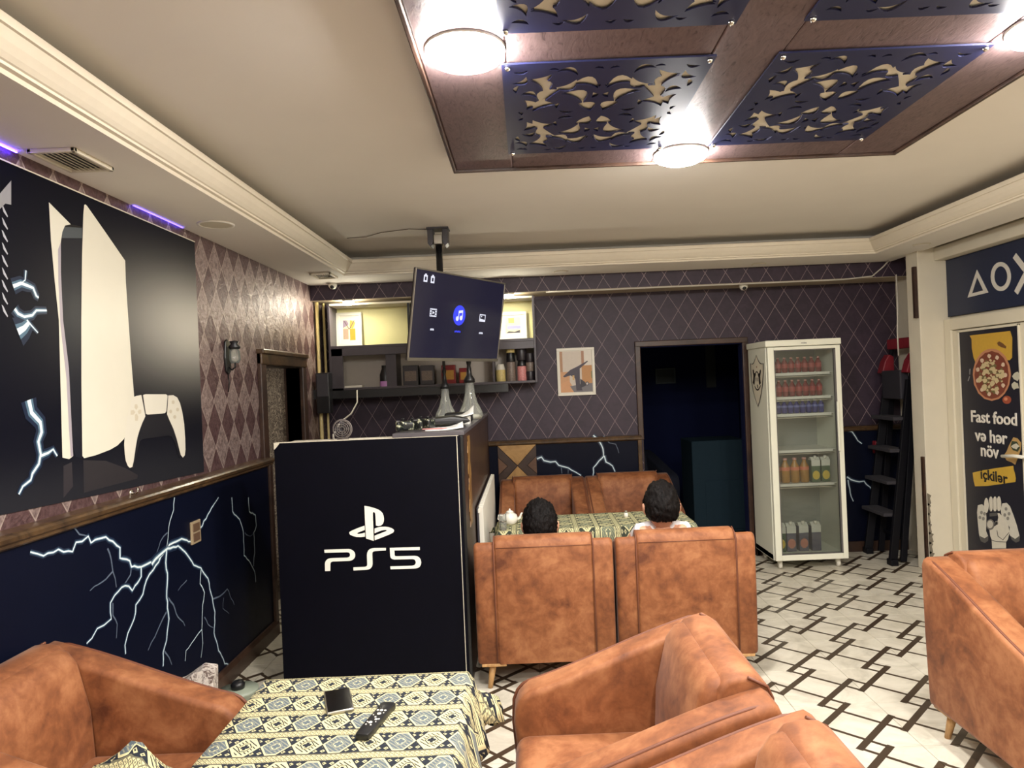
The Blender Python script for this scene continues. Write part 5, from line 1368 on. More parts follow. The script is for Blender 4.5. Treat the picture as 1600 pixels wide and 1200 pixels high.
def recolor(o):
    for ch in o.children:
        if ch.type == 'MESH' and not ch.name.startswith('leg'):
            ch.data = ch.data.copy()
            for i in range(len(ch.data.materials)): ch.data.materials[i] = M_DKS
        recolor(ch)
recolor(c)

# ------------------------------------------------------------------ console poster on the left wall
PX = XW + 0.004
po = empty('console_poster', (XW, 2.70, 1.21), 'large dark wall poster of a white game console and gamepad', 'poster')
def w2p(v): return Vector((v.x - XW, v.y - 2.70, v.z - 1.21))
M_PSHEET = mt_poster()
sh = MB(); sh.poly([w2p(Vector((PX, y, z))) for y, z in ((1.45, 1.235), (2.35, 1.232), (3.0, 1.212), (3.858, 1.190), (3.858, 2.452), (3.0, 2.452), (1.45, 2.450))])
sheet_o = sh.build('sheet', M_PSHEET, po)
MB().box(0, 0.006, 1.45 - 2.70, 3.860 - 2.70, 2.449 - 1.21, 2.454 - 1.21).build('top_edge', M_CREAM, po)
def pz(px, py, lift): p = atX(px, py, PX); return w2p(Vector((PX + lift, p.y, p.z)))
def pprint(name, polys, rgb, lift, rough=0.34):
    key = 'poster_%d_%d_%d' % rgb
    m = bpy.data.materials.get(key) or plain(key, rgb, rough, grain=0.03, scale=8)
    for k, ps in enumerate(polys): MB().poly([pz(x, y, lift + k * 0.00002) for x, y in ps]).build(name, m, po)
A1 = lambda pts: [(x / 4.0, 200 + y / 4.0) for x, y in pts]
A2 = lambda pts: [(x / 4.0, 500 + y / 4.0) for x, y in pts]
pprint('console_body', [[(101, 352.5), (110, 350.5), (128, 354), (128, 500), (127.5, 716), (118, 714), (112, 690), (107, 575), (98, 500), (94.5, 425), (94.5, 378), (97, 362)]], (24, 26, 36), 0.0006)
pprint('console_body', [[(101, 352.5), (128, 356), (128, 372), (96, 372), (97, 362)]], (74, 80, 84), 0.0009)
pprint('console_body', [[(104, 350), (114, 351.2), (128, 354), (128, 356), (101, 354.5)]], (12, 12, 16), 0.0012)
pprint('console_fin', [[(75.8, 316), (79, 375), (85, 440), (91.3, 500), (93, 560), (95, 640), (97, 715), (107.5, 717.5), (113.8, 712.5), (112, 680), (107, 575), (98, 500), (94.5, 425), (94.5, 378), (97, 362), (101, 352.5), (110, 350.5)]], (220, 216, 200), 0.0014)
pprint('console_fin_shade', [[(94.5, 378), (94.5, 425), (98, 500), (107, 575), (112, 680), (113.8, 712.5), (110, 714), (107, 670), (103, 590), (94, 510), (90.5, 440), (90, 390)]], (168, 160, 168), 0.0016)
pprint('console_fin', [[(131, 320), (133, 319.5), (135.5, 322), (165, 364), (195, 407.5), (196, 440), (200, 500), (205, 570), (209, 620), (204, 660), (193, 686), (183, 696), (172, 702.5), (150, 711), (131, 716), (128, 712.5), (126.5, 600), (126.3, 500), (127.5, 400), (129.5, 335)]], (222, 217, 200), 0.0018)
pprint('console_reflection', [[(99, 728), (112, 722), (114, 760), (99, 778)]], (52, 48, 52), 0.0006); pprint('console_reflection', [[(130, 719), (165, 720), (195, 731), (215, 742), (214, 748), (180, 757), (131, 770)]], (48, 45, 48), 0.0006)
gl = A2([(820, 486), (850, 474), (880, 469), (890, 520), (902, 585), (905, 602), (885, 645), (868, 690), (855, 735), (845, 790), (832, 880), (824, 918), (808, 925), (795, 912), (782, 880), (776, 840), (772, 780), (776, 720), (784, 660), (795, 600), (806, 545)])
gr_ = A2([(1046, 472), (1080, 470), (1105, 485), (1122, 520), (1136, 575), (1148, 650), (1154, 740), (1156, 810), (1152, 845), (1140, 860), (1127, 845), (1115, 800), (1100, 740), (1080, 680), (1055, 625), (1040, 588), (1040, 560)])
pprint('gamepad_shell', [A2([(905, 600), (915, 592), (1030, 586), (1042, 590), (1058, 625), (1085, 685), (1105, 745), (1120, 800), (1128, 840), (1118, 862), (1108, 830), (1090, 765), (1070, 728), (1050, 722), (890, 744), (872, 758), (860, 800), (846, 870), (834, 925), (822, 932), (815, 925), (835, 850), (848, 770), (868, 690)])], (30, 30, 36), 0.0022)
pprint('gamepad_grip', [gl, gr_], (222, 217, 202), 0.0028)
pprint('gamepad_pad', [A2([(888, 478), (892, 468), (905, 464), (1032, 464), (1042, 470), (1043, 480), (1036, 570), (1028, 582), (1012, 585), (918, 591), (906, 585), (900, 570)])], (224, 219, 204), 0.0030)
pprint('gamepad_line', [A2([(884, 472), (890, 472), (908, 590), (904, 598)]), A2([(1043, 476), (1047, 474), (1040, 586), (1036, 584)])], (60, 56, 56), 0.0034)
pprint('gamepad_buttons', [A2(q) for q in ([(838, 528), (852, 526), (858, 545), (848, 562), (836, 548)], [(838, 592), (850, 585), (860, 605), (856, 630), (840, 630)], [(812, 566), (830, 562), (842, 576), (830, 592), (812, 592)], [(856, 572), (866, 560), (878, 562), (878, 584), (862, 588)])], (206, 196, 174), 0.0034)
pprint('gamepad_buttons', [[(x / 4.0 + 2.4 * math.cos(a * PI / 6), 500 + y / 4.0 + 3.0 * math.sin(a * PI / 6)) for a in range(12)] for x, y in ((1078, 514), (1106, 560), (1062, 572), (1088, 606))], (204, 194, 172), 0.0034)
# second console's edge at the photo's border and its row of slits
pprint('console_edge', [[(-14, 318), (17, 282), (17, 320), (8, 318), (-10, 336)]], (150, 150, 152), 0.001)
pprint('console_slits', [[(2 + (k % 2) * 0.4, 320 + k * 19.5), (4.5, 322 + k * 19.5), (12, 338 + k * 19.5), (11, 339.5 + k * 19.5), (5, 331 + k * 19.5)] for k in range(9)], (176, 178, 186), 0.001)
def plane_pts(pts): return [((atX(x, y, PX)).y, (atX(x, y, PX)).z) for x, y in pts]
lines = [(A1([(80, 990), (130, 970), (170, 985), (205, 1000), (225, 1050), (240, 1060)]), .016), (A1([(160, 890), (155, 950), (130, 970)]), .006), (A1([(90, 1130), (110, 1160), (150, 1180), (200, 1170), (225, 1140), (290, 1140)]), .014),
         (A2([(110, 75), (150, 50), (180, 15)]), .03), (A2([(165, 0), (190, 30), (235, 80)]), .008), (A2([(178, 500), (195, 580), (250, 640), (258, 700), (237, 760), (252, 840)]), .022), (A2([(252, 840), (240, 900), (200, 960), (190, 1000), (140, 1040), (115, 1090)]), .012), (A2([(250, 850), (300, 830), (330, 808), (355, 850)]), .012)]
bolts('lightning_print', BOLT, [(plane_pts(p), w_) for p, w_ in lines], lambda a, b_, l: w2p(Vector((PX + l, a, b_))), po, 0.0008, 0.006)

# ------------------------------------------------------------------ lightning prints on the dado
B3 = lambda pts: [(x / 3.636, 780 + y / 3.636) for x, y in pts]
def dl(pts): return [((atX(x, y, XD)).y, (atX(x, y, XD)).z) for x, y in B3(pts)]
Ls = [([(945, 290), (1010, 265), (1050, 300), (1100, 375), (1140, 390), (1180, 450), (1205, 560), (1220, 640), (1215, 760), (1240, 860), (1275, 935), (1300, 940), (1310, 980)], .010),
      ([(170, 300), (245, 322), (330, 285), (360, 300), (410, 298), (430, 245), (465, 240), (500, 210), (515, 248), (560, 225), (600, 215), (640, 240), (680, 275), (680, 335), (735, 350), (745, 385), (800, 385), (850, 360), (910, 330), (945, 290)][::-1], .012),
      ([(945, 290), (960, 260), (1030, 225), (1085, 240)], .014), ([(1135, 165), (1170, 110), (1200, 50), (1240, -10)], .009),
      ([(990, -10), (985, 60), (965, 120), (955, 190), (945, 290)], .006), ([(945, 290), (940, 360), (950, 450), (945, 560), (958, 680), (945, 800), (925, 870), (925, 950)], .012),
      ([(910, 330), (870, 400), (830, 460), (810, 540), (770, 600), (760, 680), (725, 760), (708, 830), (712, 880)], .011),
      ([(800, 385), (800, 440), (750, 520), (730, 495), (690, 500), (650, 545), (625, 590), (630, 680), (590, 715), (550, 735), (520, 790), (490, 820)], .010),
      ([(1140, 400), (1135, 480), (1160, 530), (1148, 640), (1145, 740), (1100, 800), (1055, 860), (1050, 920)], .007), ([(1145, 740), (1150, 820), (1140, 900)], .005),
      ([(1315, -10), (1320, 70), (1360, 115), (1380, 180), (1385, 320), (1420, 360), (1445, 410), (1452, 470)], .008), ([(1410, -10), (1415, 70), (1450, 90), (1455, 150), (1440, 190), (1445, 280), (1440, 380)], .008),
      ([(860, 370), (905, 318), (950, 280), (1000, 272)], .018)]
bolts('lightning_print', BOLT, [(dl(p), w_ * 0.85) for p, w_ in Ls], lambda a, b_, l: Vector((XD + l, a, b_)), dado, 0.0008, 0.005)
Lf = [([(955, 560), (985, 600), (1000, 650), (1050, 720)], .005), ([(945, 640), (910, 710), (880, 780), (840, 860)], .005), ([(745, 385), (740, 430), (715, 470), (690, 500)], .005), ([(610, 280), (630, 340), (640, 410), (660, 500)], .005),
      ([(640, 410), (580, 470), (510, 520)], .004), ([(1205, 570), (1250, 550), (1290, 510), (1330, 600)], .005), ([(930, 860), (960, 900), (975, 940)], .005), ([(640, 590), (640, 660), (665, 710), (660, 790)], .004), ([(420, 160), (450, 200), (500, 210)], .004),
      ([(950, 190), (910, 240), (890, 300)], .004), ([(1160, 670), (1180, 710), (1210, 730)], .004), ([(1390, 190), (1420, 210), (1440, 190)], .004), ([(1270, 560), (1265, 620), (1300, 650)], .003), ([(1060, 460), (1010, 520)], .003)]
bolts('faint_lightning_print', [M_BOLTDIM] * 3, [(dl(p), w_) for p, w_ in Lf], lambda a, b_, l: Vector((XD + l, a, b_)), dado, 0.0004, 0.005)
C7 = lambda pts: [((atY(740 + x / 5.0, 520 + y / 5.0, 6.205)).x, (atY(740 + x / 5.0, 520 + y / 5.0, 6.205)).z) for x, y in pts]
bolts('lightning_print', BOLT, [(C7(p), w_) for p, w_ in (([(495, 985), (530, 970), (550, 998), (600, 1010), (640, 1005), (665, 1035), (740, 1055), (800, 1090), (840, 1115)], .012), ([(935, 800), (965, 830), (1000, 880), (1015, 960)], .012), ([(1020, 960), (980, 1000), (935, 1055), (930, 1130)], .010), ([(1020, 960), (1035, 1010), (1085, 1040), (1105, 1085)], .011))],
      lambda a, b_, l: Vector((a, 6.205 - l, b_)), dback, 0.0008, 0.006)
bolts('faint_lightning_print', [M_BOLTDIM] * 3, [(C7(p), w_) for p, w_ in (([(1015, 805), (1060, 860), (1110, 870), (1135, 940)], .005), ([(685, 1050), (690, 1100)], .004), ([(740, 1055), (738, 1100)], .004))], lambda a, b_, l: Vector((a, 6.205 - l, b_)), dback, 0.0004, 0.006)
C5 = lambda pts: [((atY(1300 + x / 3.0, 500 + y / 3.0, 6.205)).x, (atY(1300 + x / 3.0, 500 + y / 3.0, 6.205)).z) for x, y in pts]
bolts('lightning_print', BOLT, [(C5(p), w_) for p, w_ in (([(60, 510), (95, 525), (120, 565), (140, 580)], .010), ([(70, 735), (110, 755), (150, 755), (188, 800)], .011), ([(75, 750), (85, 810), (100, 850)], .008))], lambda a, b_, l: Vector((a, 6.205 - l, b_)), dback2, 0.0008, 0.006)

# ------------------------------------------------------------------ sign over the door, poster on the door
sign = empty('symbol_sign', (XR, 4.6, 1.98), 'long navy sign with white triangle, circle and cross above the door', 'sign')
sg = MB().box(-0.022, -0.001, 5.455 - 4.6, 3.7 - 4.6, 0.0, 0.432, 0.003).build('board', plain('sign_navy', (28, 38, 66), 0.4, grain=0.1), sign)
M_SYM = plain('sign_white', (214, 210, 200), 0.5)
def sgp(px, py): p = atX(px, py, XR - 0.022); return (p.y - 4.6, p.z - 1.98)
Z6 = lambda x, y: sgp(1400 + x / 4.0, 360 + y / 4.0)
def outline(name, outer_, inner_):
    mb = MB(); n = len(outer_)
    for i in range(n):
        a, b_, c, d = outer_[i], outer_[(i + 1) % n], inner_[(i + 1) % n], inner_[i]
        bm = bmesh.new(); F = [bm.verts.new((-0.026, *p)) for p in (a, b_, c, d)]; Bk = [bm.verts.new((-0.021, *p)) for p in (a, b_, c, d)]
        bm.faces.new(F); 
        for k in range(4): bm.faces.new((F[k], F[(k + 1) % 4], Bk[(k + 1) % 4], Bk[k]))
        mb.merge(bm)
    return mb.build(name, M_SYM, sign, recalc=True)
outline('triangle', [Z6(508, 246), Z6(450, 420), Z6(578, 388)], [Z6(509, 290), Z6(476, 394), Z6(548, 375)])
cO = [Z6(657 + 62 * math.cos(a * PI / 16), 288 + 91 * math.sin(a * PI / 16)) for a in range(32)]; cI = [Z6(657 + 42 * math.cos(a * PI / 16), 288 + 64 * math.sin(a * PI / 16)) for a in range(32)]
outline('circle', cO, cI)
cc = (Z6(800, 262)[0] - 0.03, Z6(800, 262)[1])
for s in (-1, 1): MB().box(-0.026, -0.021, -0.020, 0.020, -0.165, 0.165, M=Matrix.Translation((0, cc[0], cc[1])) @ Matrix.Rotation(s * 0.72, 4, 'X')).build('cross', M_SYM, sign)
qy = cc[0] - 0.42
outline('square', [(qy - .13, cc[1] - .13), (qy + .13, cc[1] - .13), (qy + .13, cc[1] + .13), (qy - .13, cc[1] + .13)], [(qy - .09, cc[1] - .09), (qy + .09, cc[1] - .09), (qy + .09, cc[1] + .09), (qy - .09, cc[1] + .09)])

XP = XR - 0.0462
dp = empty('door_poster', (XP, 5.0, 0.17), 'dark food poster with pizza and a fist holding a gamepad, on the door', 'poster')
def dv(px, py, l): p = atX(px, py, XP); return Vector((-l, p.y - 5.0, p.z - 0.17))
MB().box(-0.0006, 0.0, 4.652 - 5.0, 5.288 - 5.0, 0.002, 1.682).build('sheet', plain('door_print_dark', (22, 22, 38), 0.4, grain=0.2, scale=6), dp)
def dprint(name, polys, rgb, l, grain=0.06, scale=40):
    key = 'door_print_%d_%d_%d' % rgb
    m = bpy.data.materials.get(key) or plain(key, rgb, 0.45, grain=grain, scale=scale)
    if len(polys) > 30:
        mb = MB()
        for k, ps in enumerate(polys): mb.poly([dv(x, y, l + k * 0.000004) for x, y in ps])
        return setp(mb.build(name, m, dp), kind='stuff')
    for k, ps in enumerate(polys): MB().poly([dv(x, y, l + k * 0.00002) for x, y in ps]).build(name, m, dp)
E8 = lambda pts: [(1480 + x / 7.5, 500 + y / 7.5) for x, y in pts]
E7 = lambda pts: [(1510 + x / 5.222, 640 + y / 5.222) for x, y in pts]
ell = lambda cx, cy, rx, ry, n=28, wob=0.0, sd=1: [(cx + rx * (1 + wob * math.sin(k * 2.7 + sd)) * math.cos(2 * PI * k / n), cy + ry * (1 + wob * math.sin(k * 3.1 + sd)) * math.sin(2 * PI * k / n)) for k in range(n)]
dprint('yellow_backdrop', [E8([(262, 182), (740, 128), (765, 210), (762, 440), (735, 470), (330, 490), (310, 440), (290, 330), (285, 220)])], (204, 162, 58), 0.0010)
dprint('yellow_backdrop', [E8([(585, 270), (610, 250), (650, 270), (695, 310), (690, 335), (640, 320), (600, 300)])], (112, 74, 40), 0.0013)
dprint('pizza', [E8(ell(525, 640, 222, 305, 32, 0.02))], (192, 132, 96), 0.0016); dprint('pizza', [E8(ell(525, 645, 200, 278, 32, 0.02, 3))], (122, 58, 40), 0.0019)
rz_ = random.Random(5); bits, gbits, wbits = [], [], []
for k in range(95):
    a = rz_.uniform(0, 2 * PI); r = math.sqrt(rz_.random()) * 0.72
    cx, cy = 515 + 200 * r * math.cos(a), 655 + 270 * r * math.sin(a); sz = rz_.uniform(12, 30)
    (bits if k % 5 < 3 else gbits).append(E8(ell(cx, cy, sz, sz * rz_.uniform(0.6, 1.3), 7, 0.25, k)))
for k in range(11):
    a = k * 2 * PI / 11; wbits.append(E8(ell(520 + 165 * math.cos(a), 645 + 225 * math.sin(a), 22, 26, 9, 0.15, k)))
dprint('cheese', bits, (204, 186, 142), 0.0025); dprint('herbs', gbits, (110, 100, 60), 0.0022); dprint('mushroom', wbits, (214, 190, 164), 0.0023)
dprint('tomato', [E8(ell(702, 935, 52, 48, 18))], (158, 74, 48), 0.0016); dprint('tomato', [E8(ell(690, 925, 22, 20, 12))], (214, 140, 104), 0.0019)
dprint('mushroom', [E8(ell(815, 660, 44, 52, 10, 0.2)), E8(ell(800, 770, 46, 42, 10, 0.2, 5))], (196, 192, 170), 0.0016)
dprint('flourish', [E8([(262, 575), (275, 570), (270, 640), (262, 640)]), E8([(240, 715), (262, 655), (268, 662), (252, 716)])], (150, 150, 150), 0.0012)
M_DTXT = plain('poster_lettering', (222, 216, 204), 0.45)
def dtext(txt, px, py, size, mat, bold=0.006, sx=0.95, l=0.002):
    p = atX(px, py, XP)
    wd = lambda s_: max(v.co.x for v in text_mesh(s_, size, 0.0, 'LEFT').vertices) * sx
    full, at_ = wd(txt.replace('ə', 'e')), ''
    for word in txt.split(' '):
        x0 = wd((at_ + word).replace('ə', 'e')) - wd(word.replace('ə', 'e'))
        if 'ə' in word:                                  # the turned e is an e turned round
            w2 = word.replace('ə', 'e')
            for i, chr_ in enumerate(word):
                xo = wd((at_ + w2[:i + 1]).replace('ə', 'e')) - wd(w2[i])
                o = text('letter', w2[i], size, mat, Matrix(), dp, 0.0003, 'LEFT', bold, sx)
                if chr_ == 'ə':
                    vs = o.data.vertices; cx_ = max(v.co.x for v in vs) + min(v.co.x for v in vs); cy_ = max(v.co.y for v in vs) + min(v.co.y for v in vs)
                    for v in vs: v.co.x, v.co.y = cx_ - v.co.x, cy_ - v.co.y
                o.data.transform(RIGHT_WALL(-l, p.y - 5.0 + full / 2 - xo, p.z - 0.17))
        else:
            text('lettering', word, size, mat, RIGHT_WALL(-l, p.y - 5.0 + full / 2 - x0, p.z - 0.17), dp, 0.0003, 'LEFT', bold, sx)
        at_ += word + ' '
dtext('Fast food', 1551.5, 661.5, 0.118, M_DTXT, 0.0032, 1.12); dtext('və hər', 1548.5, 691, 0.122, M_DTXT, 0.0032, 1.08); dtext('növ', 1546.5, 714, 0.125, M_DTXT, 0.0032, 1.05)
dprint('yellow_brush', [E7([(52, 515), (120, 498), (240, 478), (385, 458), (388, 490), (398, 520), (405, 560), (402, 590), (300, 605), (180, 622), (72, 626), (60, 580)])], (200, 162, 56), 0.0014)
dtext('içkilər', 1553, 751.5, 0.102, plain('poster_ink', (20, 14, 10), 0.5), 0.0026, 1.15)
dprint('burger_print', [E7([(385, 225), (420, 235), (448, 270), (445, 330), (420, 400), (400, 450), (370, 430), (330, 415), (305, 375), (330, 340), (350, 290)])], (186, 150, 92), 0.0014)
dprint('burger_print', [E7([(372, 255), (415, 262), (440, 310), (420, 345), (380, 330), (362, 300)])], (60, 70, 50), 0.0017); dprint('burger_print', [E7(ell(402, 300, 28, 22, 10, 0.3))], (206, 200, 180), 0.0020)
# fist and gamepad drawing
dprint('gamepad_drawing', [E7([(95, 780), (130, 772), (158, 800), (165, 880), (162, 990), (180, 1035), (178, 1070), (150, 1088), (120, 1075), (105, 1020), (95, 930), (88, 840)]), E7([(295, 765), (330, 760), (358, 790), (385, 860), (415, 950), (435, 1030), (432, 1075), (405, 1085), (370, 1060), (352, 1010), (355, 960), (330, 930), (290, 880), (280, 810)])], (206, 202, 188), 0.0012)
dprint('gamepad_drawing', [E7([(110, 1030), (150, 1050), (180, 1030), (178, 1070), (150, 1088), (120, 1075)]), E7([(360, 1030), (400, 1055), (434, 1030), (432, 1075), (405, 1085), (370, 1060)]), E7([(190, 846), (250, 840), (252, 866), (192, 872)])], (88, 86, 84), 0.0016)
dprint('hand_drawing', [E7([(190, 980), (250, 940), (262, 880), (255, 845), (272, 845), (320, 900), (345, 950), (356, 1000), (340, 1060), (326, 1080), (326, 1132), (212, 1134), (208, 1060), (196, 1030)])], (212, 206, 190), 0.0018)
for k, (x, y) in enumerate(((165, 782), (202, 770), (236, 770), (268, 768))): dprint('hand_drawing', [E7(ell(x, y, 19, 62, 16))], (214, 208, 192), 0.0020 + k * 0.0002)
dprint('drawing_line', [E7([(182, 735), (186, 735), (200, 830), (196, 832)]), E7([(217, 725), (220, 725), (224, 835), (220, 836)]), E7([(250, 722), (253, 722), (256, 830), (252, 832)]), E7([(210, 1062), (250, 1075), (326, 1078), (326, 1083), (248, 1080), (210, 1067)]), E7([(255, 985), (262, 1030), (300, 1060), (350, 1000), (353, 1004), (302, 1066), (258, 1034), (250, 985)])], (96, 92, 88), 0.0030)
dprint('drawing_line', [E7(ell(198, 938, 34, 44, 18)), E7(ell(248, 925, 14, 18, 12))], (120, 116, 110), 0.0026); dprint('drawing_line', [E7(ell(196, 936, 24, 32, 16))], (198, 192, 178), 0.0029); dprint('drawing_line', [E7(ell(247, 927, 9, 12, 10))], (30, 28, 30), 0.0029)
dprint('gamepad_buttons', [E7(ell(x, y, 12, 15, 10)) for x, y in ((125, 840), (140, 890), (112, 880), (150, 850), (325, 810), (350, 850), (315, 860), (340, 888))], (140, 136, 128), 0.0016)
# ------------------------------------------------------------------ two seated people, seen from behind
M_SKIN = plain('skin', (206, 152, 122), 0.55, grain=0.04); M_HAIR = Mt('black_hair', 0.6, 0, 0.15)
x, y, z = M_HAIR.pos('object'); hn = M_HAIR.noise(M_HAIR.vecof(x * 3, y * 3, z * 0.8), 40, 4, 0.6, 0.5)
M_HAIR.color(M_HAIR.ramp(hn, (0.35, lin((6, 5, 5))), (0.7, lin((24, 19, 18))))); M_HAIR.bump(hn, 0.7, 0.01); M_HAIR = M_HAIR.m
def skin_mesh(chains, root, sub=2):
    """chains: lists of (x, y, z, rx) joined where points coincide -> one continuous skinned mesh"""
    bm = bmesh.new(); lay = None; vs = {}; rad = {}
    for ch in chains:
        prev = None
        for p in ch:
            k = tuple(round(c, 4) for c in p[:3])
            if k not in vs: vs[k] = bm.verts.new(k); rad[k] = p[3]
            if prev is not None and prev is not vs[k] and bm.edges.get((prev, vs[k])) is None: bm.edges.new((prev, vs[k]))
            prev = vs[k]
    keys = list(vs.keys())
    bm.verts.index_update()
    me = bpy.data.meshes.new('b'); bm.to_mesh(me)
    idx = {k: vs[k].index for k in keys}; bm.free()
    o = bpy.data.objects.new('b', me); COL.objects.link(o)
    md = o.modifiers.new('skin', 'SKIN'); md.use_smooth_shade = True
    for k in keys:
        sv = me.skin_vertices[0].data[idx[k]]; r = rad[k]
        sv.radius = r if isinstance(r, tuple) else (r, r); sv.use_root = (k == tuple(round(c, 4) for c in root))
    s = o.modifiers.new('s', 'SUBSURF'); s.levels = sub; s.render_levels = sub
    bpy.context.view_layer.update()
    out = mesh_of(o); bpy.data.objects.remove(o)
    return out

def person(loc, kz, label, shirt_rgb, hair_kind, turn=0.0, lean=0.0, sz=0.70, sw=0.145):
    """seated, facing +Y (away from the camera), slouched with hands in the lap"""
    t = empty('person', loc, label, 'person')
    S = lambda *p: p
    pel = (0, 0.22, 0.535); ab = (0, 0.13, 0.60); ch = (0, 0.035, 0.665 * kz + 0.012); ne = (0, -0.02, 0.760 * kz + 0.01); hb = (0, -0.005, 0.835 * kz)
    spine = [pel + ((0.135, 0.105),), ab + ((0.125, 0.10),), ch + ((0.145, 0.10),), ne + (0.050,), hb + (0.050,)]
    chains = [spine]
    for s in (-1, 1):
        sh = (s * sw, 0.03, sz); el = (s * 0.195, 0.20, 0.565); wr = (s * 0.085, 0.36, 0.615); pa = (s * 0.055, 0.41, 0.625)
        chains.append([ch + ((0.145, 0.10),), sh + (0.052,), el + (0.040,), wr + (0.028,), pa + ((0.030, 0.016),)])
        for k in range(4):
            f = (s * (0.055 - 0.017 * k + 0.020), 0.445, 0.628); L = (0.030, 0.034, 0.032, 0.026)[k]
            chains.append([pa + ((0.030, 0.016),), f + (0.0085,), (f[0] - s * 0.004, f[1] + L, f[2] - 0.010) + (0.008,), (f[0] - s * 0.010, f[1] + L + 0.012, f[2] - 0.034) + (0.0072,)])
        chains.append([pa + ((0.030, 0.016),), (s * 0.022, 0.405, 0.645) + (0.0095,), (s * 0.012, 0.43, 0.655) + (0.0085,)])
        hp = (s * 0.09, 0.26, 0.52); kn = (s * 0.12, 0.63, 0.545); an = (s * 0.12, 0.66, 0.09); to = (s * 0.13, 0.80, 0.04)
        chains.append([pel + ((0.135, 0.105),), hp + (0.082,), kn + (0.056,), an + (0.036,), to + ((0.036, 0.028),)])
    me = skin_mesh(chains, pel)
    mb = MB(); b2 = bmesh.new(); b2.from_mesh(me)
    for f in b2.faces: f.smooth = True
    mb.merge(b2)
    # head, ears, nose as one surface region of the body mesh
    hz = 0.835 * kz; HX = Matrix.Translation((0, 0.012, hz + 0.088)) @ Matrix.Rotation(turn, 4, 'Z') @ Matrix.Rotation(lean, 4, 'X') @ Matrix.Scale(1.13, 4)
    hb_ = bmesh.new(); bmesh.ops.create_icosphere(hb_, subdivisions=3, radius=1.0)
    for v in hb_.verts:
        x_, y_, z_ = v.co
        w_ = 0.074 * (1 - 0.16 * max(0, -z_) ** 1.5); d_ = 0.094; h_ = 0.112
        yy = y_ * d_ + (0.012 if (y_ > 0 and z_ < 0) else 0) * (-z_)
        v.co = Vector((x_ * w_, yy, z_ * h_))
        if y_ > 0.9 and abs(x_) < 0.22 and -0.35 < z_ < 0.15: v.co.y += 0.016 * (1 - abs(x_) / 0.22)
    for f in hb_.faces: f.smooth = True
    mb.merge(hb_, HX)
    for s in (-1, 1):
        eb = bmesh.new(); bmesh.ops.create_uvsphere(eb, u_segments=10, v_segments=8, radius=1)
        for v in eb.verts: v.co = Vector((s * 0.084 + v.co.x * 0.011 + s * 0.006 * v.co.z, -0.006 + v.co.y * 0.018 - v.co.z * 0.004, -0.008 + v.co.z * 0.031))
        for f in eb.faces: f.smooth = True
        mb.merge(eb, HX)
    body = mb.build('body', M_SKIN, t)
    for s in (-1, 1):
        MB().sphere((s * 0.031, 0.086, 0.006), 0.011).build('eye', M_WHITE, t, M=HX); MB().sphere((s * 0.031, 0.095, 0.006), 0.0045).build('pupil', M_HAIR, t, M=HX)
    MB().tube([(-0.022, 0.094, -0.055), (0, 0.100, -0.056), (0.022, 0.094, -0.055)], 0.005, 6).build('mouth', plain('lips', (168, 96, 84), 0.5) if 'lips' not in bpy.data.materials else bpy.data.materials['lips'], t, M=HX)
    # hair: a shell over the skull, cropped at the nape and clear of the face
    rng = random.Random(hair_kind); hs = bmesh.new(); bmesh.ops.create_icosphere(hs, subdivisions=5, radius=1.0)
    import mathutils
    for v in hs.verts:
        c = v.co.copy(); n = mathutils.noise.noise(c * (9.0 if hair_kind == 1 else 3.2)); n2 = mathutils.noise.noise(Vector((c.x * 14, c.y * 14, c.z * (15 if hair_kind == 1 else 5))))
        puff = 1.17 + (0.09 * n + 0.08 * n2 if hair_kind == 1 else 0.035 * n + 0.035 * n2)
        if hair_kind == 2:
            puff += 0.05 * max(0, n2) * (1 - c.y) + 0.03 * math.sin(math.atan2(c.x, c.z) * 9 + n * 4)
            if c.z < -0.15: puff -= 0.16 * min(1, (-0.15 - c.z) * 1.5)
        v.co = Vector((c.x * 0.076 * puff, c.y * 0.096 * puff - 0.004, c.z * 0.112 * puff + 0.006))
    dele = [f for f in hs.faces if (lambda m: (m.y > 0.035 and m.z < 0.052) or m.z < (-0.056 + 0.25 * max(0, m.y + 0.05)) or (abs(m.x) > 0.050 and abs(m.y + 0.002) < 0.030 and -0.06 < m.z < 0.022))(f.calc_center_median())]
    bmesh.ops.delete(hs, geom=dele, context='FACES')
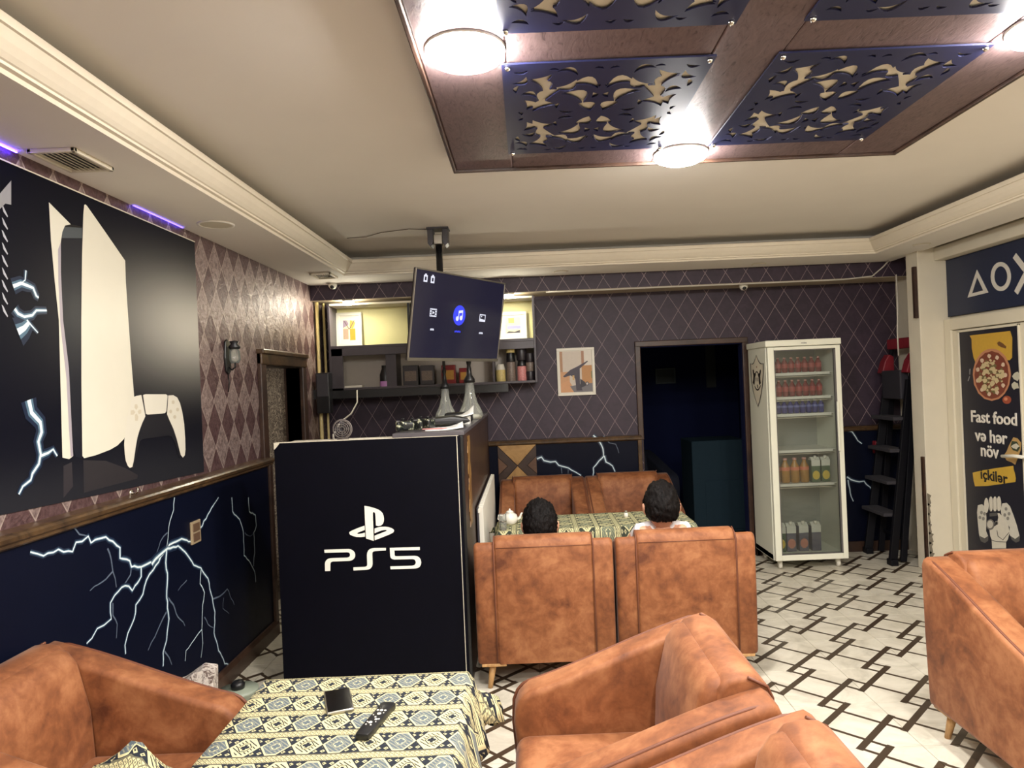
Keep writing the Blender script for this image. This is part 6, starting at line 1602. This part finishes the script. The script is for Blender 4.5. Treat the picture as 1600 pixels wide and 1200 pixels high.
    for f in hs.faces: f.smooth = True
    hm = MB(); hm.merge(hs)
    ho = hm.build('hair', M_HAIR, t, M=HX); sd = ho.modifiers.new('t', 'SOLIDIFY'); sd.thickness = 0.010; sd.offset = -1
    # clothing: shirt and trousers around the same skeleton
    gr = lambda r, k: tuple(q + k for q in r) if isinstance(r, tuple) else r + k
    sc = [[pel + ((0.146, 0.116),), ab + ((0.138, 0.112),), ch + ((0.157, 0.112),), (ne[0], ne[1] - 0.0, ne[2] - 0.030, 0.068)]]
    for s in (-1, 1): sc.append([ch + ((0.157, 0.112),), (s * sw, 0.03, sz, 0.060), (s * (sw + 0.021), 0.135, 0.63, 0.052)])
    sm = skin_mesh(sc, pel)
    o = bpy.data.objects.new('shirt', sm); COL.objects.link(o); o.parent = t; sm.materials.append(plain('shirt_%d' % shirt_rgb[0], shirt_rgb, 0.8, grain=0.04))
    tc = [[(0, 0.24, 0.535, (0.148, 0.116)), (0, 0.20, 0.56, (0.14, 0.11))]]
    for s in (-1, 1): tc.append([(0, 0.24, 0.535, (0.148, 0.116)), (s * 0.09, 0.27, 0.52, 0.092), (s * 0.12, 0.63, 0.545, 0.068), (s * 0.12, 0.66, 0.12, 0.056)])
    tm = skin_mesh(tc, (0, 0.24, 0.535))
    o = bpy.data.objects.new('trousers', tm); COL.objects.link(o); o.parent = t; tm.materials.append(plain('trousers_%d' % shirt_rgb[0], (48, 50, 60), 0.85))
    for s in (-1, 1):
        MB().prism([(-0.045, -0.06), (0.045, -0.06), (0.05, 0.08), (0.035, 0.15), (-0.035, 0.15), (-0.05, 0.08)], 0.0, 0.075, 'z', 0.018, 3).build('shoe', M_DARKGREY, t, smooth=50, M=Matrix.Translation((s * 0.125, 0.69, 0.0)))
    return t
person((0.045, 3.965, 0), 0.845, 'person with curly black hair in the left armchair, only the head top showing', (70, 74, 88), 1, sz=0.63)
person((0.735, 3.965, 0), 0.935, 'boy with short black hair and white shirt in the right armchair', (226, 226, 228), 2, -0.12, sz=0.738, sw=0.125)
